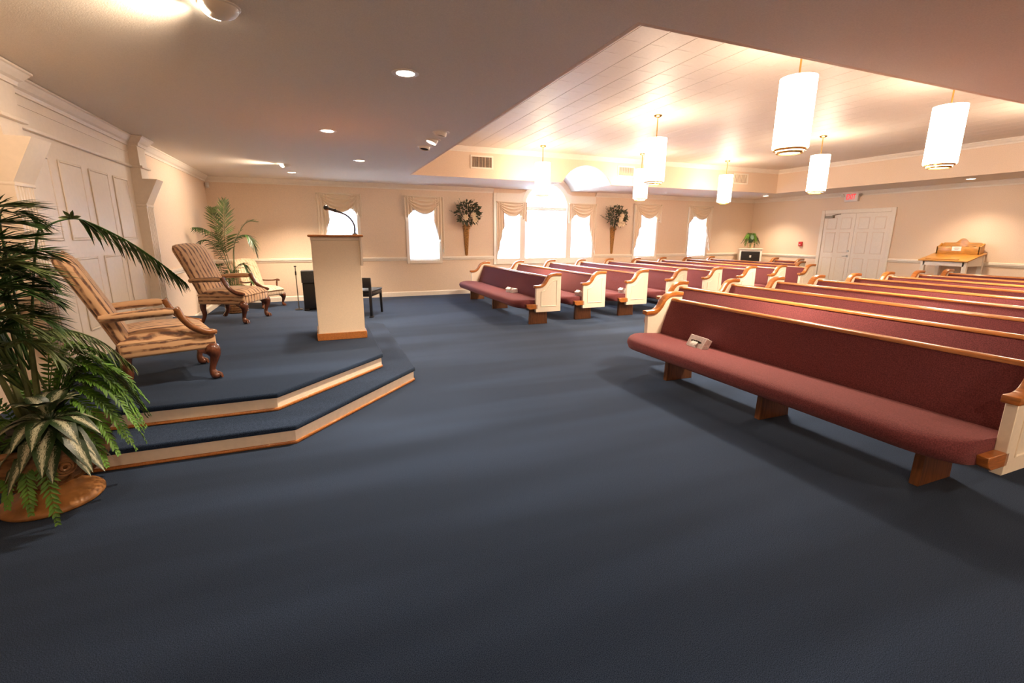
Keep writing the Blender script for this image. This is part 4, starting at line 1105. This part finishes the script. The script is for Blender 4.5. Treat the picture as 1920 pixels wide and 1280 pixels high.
ex = thing('exit_sign', 'white EXIT sign with red letters and two emergency lamps over the double door', 'exit sign', (XR, 7.90, 2.31))
box('housing', M_white_plastic, ex, -.075, 0, -.16, .16, -.10, .11, bevel=.006)
box('face_plate', M_white_plastic, ex, -.080, -.074, -.145, .145, -.085, .095, bevel=.002)
cu = bpy.data.curves.new('exit_lettering', 'FONT'); cu.body = 'EXIT'; cu.size = .175; cu.align_x = 'CENTER'; cu.align_y = 'CENTER'; cu.extrude = .003; cu.offset = .004
to = bpy.data.objects.new('tmp', cu); COL.objects.link(to)
dg = bpy.context.evaluated_depsgraph_get(); me = bpy.data.meshes.new_from_object(to.evaluated_get(dg)); bpy.data.objects.remove(to)
me.materials.clear(); me.materials.append(M_exitred)
lo = link('lettering', me, ex); lo.location = (-.083, 0, .005); lo.rotation_euler = (R(90), 0, R(-90)); lo.scale = (.62, 1.0, 1)
for s in (-1, 1):
    MB().tube([(-.05, s * .155, .05), (-.05, s * .185, .055)], .015, 8).build('lamp_arm', M_white_plastic, ex)
    MB().tube([(-.03, s * .205, .06), (-.075, s * .215, .045)], [.034, .045], 14).build('emergency_lamp', M_white_plastic, ex, smooth=True)
    MB().tube([(-.076, s * .2155, .0448), (-.078, s * .216, .044)], .038, 14).build('lamp_lens', M_steel, ex)
al = thing('fire_alarm_pull', 'small red fire alarm pull station beside the double door', 'fire alarm', (XR, 9.09, 1.175))
box('housing', M_red, al, -.045, 0, -.05, .05, -.06, .06, bevel=.006)
box('pull_handle', M_white_plastic, al, -.056, -.044, -.022, .022, -.03, -.008, bevel=.003)
se = thing('motion_sensor', 'small white sensor box high in the far left corner', 'sensor', (XL + .05, YF - .05, 2.27))
box('housing', M_white_plastic, se, -.03, .03, -.025, .025, -.05, .05, bevel=.008)
box('lens', M_paper, se, -.005, .032, -.03, -.02, -.03, .0, bevel=.004)

# ------------------------------------------------------------------ corner cabinet with fern, guest book stand
cab = thing('corner_cabinet', 'white cabinet with black speaker front in the far right corner', 'cabinet', (11.70, 10.29, 0), R(-41))
cab.scale = (.80, 1, 1)
bd = MB(); bd.box(-.37, -.31, -.19, .19, .06, 1.0); bd.box(.31, .37, -.19, .19, .06, 1.0); bd.box(-.31, .31, -.19, .19, .06, .66); bd.box(-.31, .31, -.10, .19, .66, .945); bd.box(-.31, .31, -.19, .19, .945, 1.0)
bd.build('carcass', M_trim, cab, bevel=.003, bseg=1)
box('top', M_trim, cab, -.39, .39, -.21, .20, 1.0, 1.025, bevel=.006)
box('kick_plinth', M_trim, cab, -.35, .35, -.17, .19, 0, .06)
box('speaker_grille', M_black, cab, -.31, .31, -.186, -.10, .66, .945)
gr = box('badge', M_white_plastic, cab, -.03, .03, -.198, -.188, .77, .835, bevel=.003)
for z in (.70, .755, .81, .865, .92): box('grille_bar', M_blackdull, cab, -.305, .305, -.190, -.186, z - .006, z + .006)
pt = thing('fern_pot', 'tapered cream flower pot on the corner cabinet', 'pot', (11.70, 10.29, 1.025))
MB().lathe([(0, 0), (.055, 0), (.062, .01), (.085, .13), (.095, .14), (.095, .16), (.08, .16), (.075, .14), (0, .135)], (0, 0, 0), 20, caps=False).build('pot_body', M_terra, pt, smooth=True)
MB().lathe([(.066, .05), (.074, .055), (.076, .065), (.071, .07)], (0, 0, 0), 20, caps=False).build('band', M_terra, pt, smooth=True)
cf = thing('cabinet_fern', 'small drooping fern in the pot on the corner cabinet', 'fern', (11.70, 10.29, 1.17))
for k in range(26):
    a = R(k * 360 / 26 * 3.3); ln = random.uniform(.15, .30); dx, dy = math.cos(a), math.sin(a) * .75
    dz = random.uniform(-.10, .22)
    frond(cf, [(dx * .02, dy * .02, 0), (dx * ln * .5, dy * ln * .5, .18 + max(0, dz) * .6), (dx * ln, dy * ln, dz)], 22, .085, .010, M_leafA if k % 2 else M_leafB, start=.1, spread=60, droop=.35, rad=.003)

gs = thing('guest_book_stand', 'oak slant-top guest book stand on white legs against the back wall', 'stand', (11.86, 5.52, 0))
for sx_, zt in ((-.28, .90), (.26, 1.02)):
    for s in (-1, 1): box('leg', M_trim, gs, sx_ - .03, sx_ + .03, s * .345 - .035, s * .345 + .035, 0, zt, bevel=.003, bseg=1)
box('front_apron', M_trim, gs, -.31, -.29, -.34, .34, .81, .90)
for s in (-1, 1): MB().prism([(-.28, .81), (.26, .81), (.26, 1.04), (-.28, .90)], 'y', s * .36 - .012, s * .36 + .012).build('side_apron', M_trim, gs)
box('shelf', M_trim, gs, -.26, .26, -.33, .33, .30, .325)
MB().prism([(-.36, .893), (.26, 1.045), (.26, 1.07), (-.36, .918)], 'y', -.41, .41).build('slant_top', M_golden, gs, bevel=.005)
MB().prism([(-.33, .928), (-.31, .933), (-.31, .953), (-.33, .948)], 'y', -.25, .30).build('book_ledge', M_golden, gs)
MB().prism([(.10, 1.03), (.13, 1.03), (.13, 1.185), (.10, 1.185)], 'y', -.355, .355).build('front_rack', M_golden, gs, bevel=.005)
cr = [(-.33, 1.06), (-.33, 1.235), (-.30, 1.262), (-.115, 1.265), (-.09, 1.28)] + [(-.085 + .17 * i / 10, 1.285 + .065 * math.sin(math.pi * i / 10)) for i in range(11)] + [(.09, 1.28), (.115, 1.265), (.30, 1.262), (.33, 1.235), (.33, 1.06)]
MB().prism(cr, 'x', .235, .262).build('crest_board', M_golden, gs)
for s in (-1, 1): MB().prism([(.10, 1.03), (.25, 1.06), (.25, 1.24), (.235, 1.25), (.20, 1.215), (.17, 1.205), (.13, 1.185), (.10, 1.185)], 'y', s * .345 - .012, s * .345 + .012).build('scroll_side', M_golden, gs)
for i in range(5): box('divider', M_oakleg, gs, .13, .235, -.22 + i * .11 - .006, -.22 + i * .11 + .006, 1.05, 1.19)
box('notice_card', M_paper, gs, .092, .099, -.06, .09, 1.10, 1.185)
tx = MB()
for k, (a, b) in enumerate(((-.03, .05), (-.035, .06), (-.02, .045))): tx.box(.0905, .092, a, b, 1.157 - k * .017, 1.163 - k * .017)
tx.build('card_text', M_grey, gs)

# ------------------------------------------------------------------ tissue boxes on the pews
def tissue(label, loc, rz=0.0, rx=0.0, ry=0.0):
    t = thing('tissue_box', label, 'tissue box', loc, rz, 'tissue boxes on pews')
    t.rotation_euler = (rx, ry, rz)
    box('carton', M_tbox, t, -.055, .055, -.11, .11, 0, .065, bevel=.002, bseg=1)
    MB().prism([(.012 * math.cos(i * math.pi / 8), .075 * math.sin(i * math.pi / 8)) for i in range(16)], 'z', .0645, .0665).build('slot', M_dark, t)
    tw = MB(); nv = 7
    for k in range(nv):
        a = -.045 + .09 * k / (nv - 1)
        tw.v += [(.004 * (-1) ** k, a * .8, .066), (-.05 + .012 * (-1) ** k, a * 1.3 + .01, .085 + .01 * (-1) ** k), (-.085 + .008 * (-1) ** k, a * 1.5 + .015, .062)]
    for k in range(nv - 1):
        for j in range(2): tw.f.append((k * 3 + j, k * 3 + j + 1, (k + 1) * 3 + j + 1, (k + 1) * 3 + j))
    tw.build('tissue', M_paper, t, smooth=True, sharp=180, fix=False)
    return t
tissue('tissue box tipped against the back of the frontmost right-hand pew', (3.15, 3.18, .405), R(-6), 0, R(-62))
tissue('tissue box lying on the frontmost window-side pew', (3.08, 7.62, .391), R(10), 0, R(-3))
tissue('tissue box half hidden by the end panel of the second window-side pew', (3.99, 6.77, .391), R(4), 0, R(-3))
tissue('tissue box half hidden by the end panel of the third window-side pew', (4.89, 6.83, .391), R(-4), 0, R(-3))
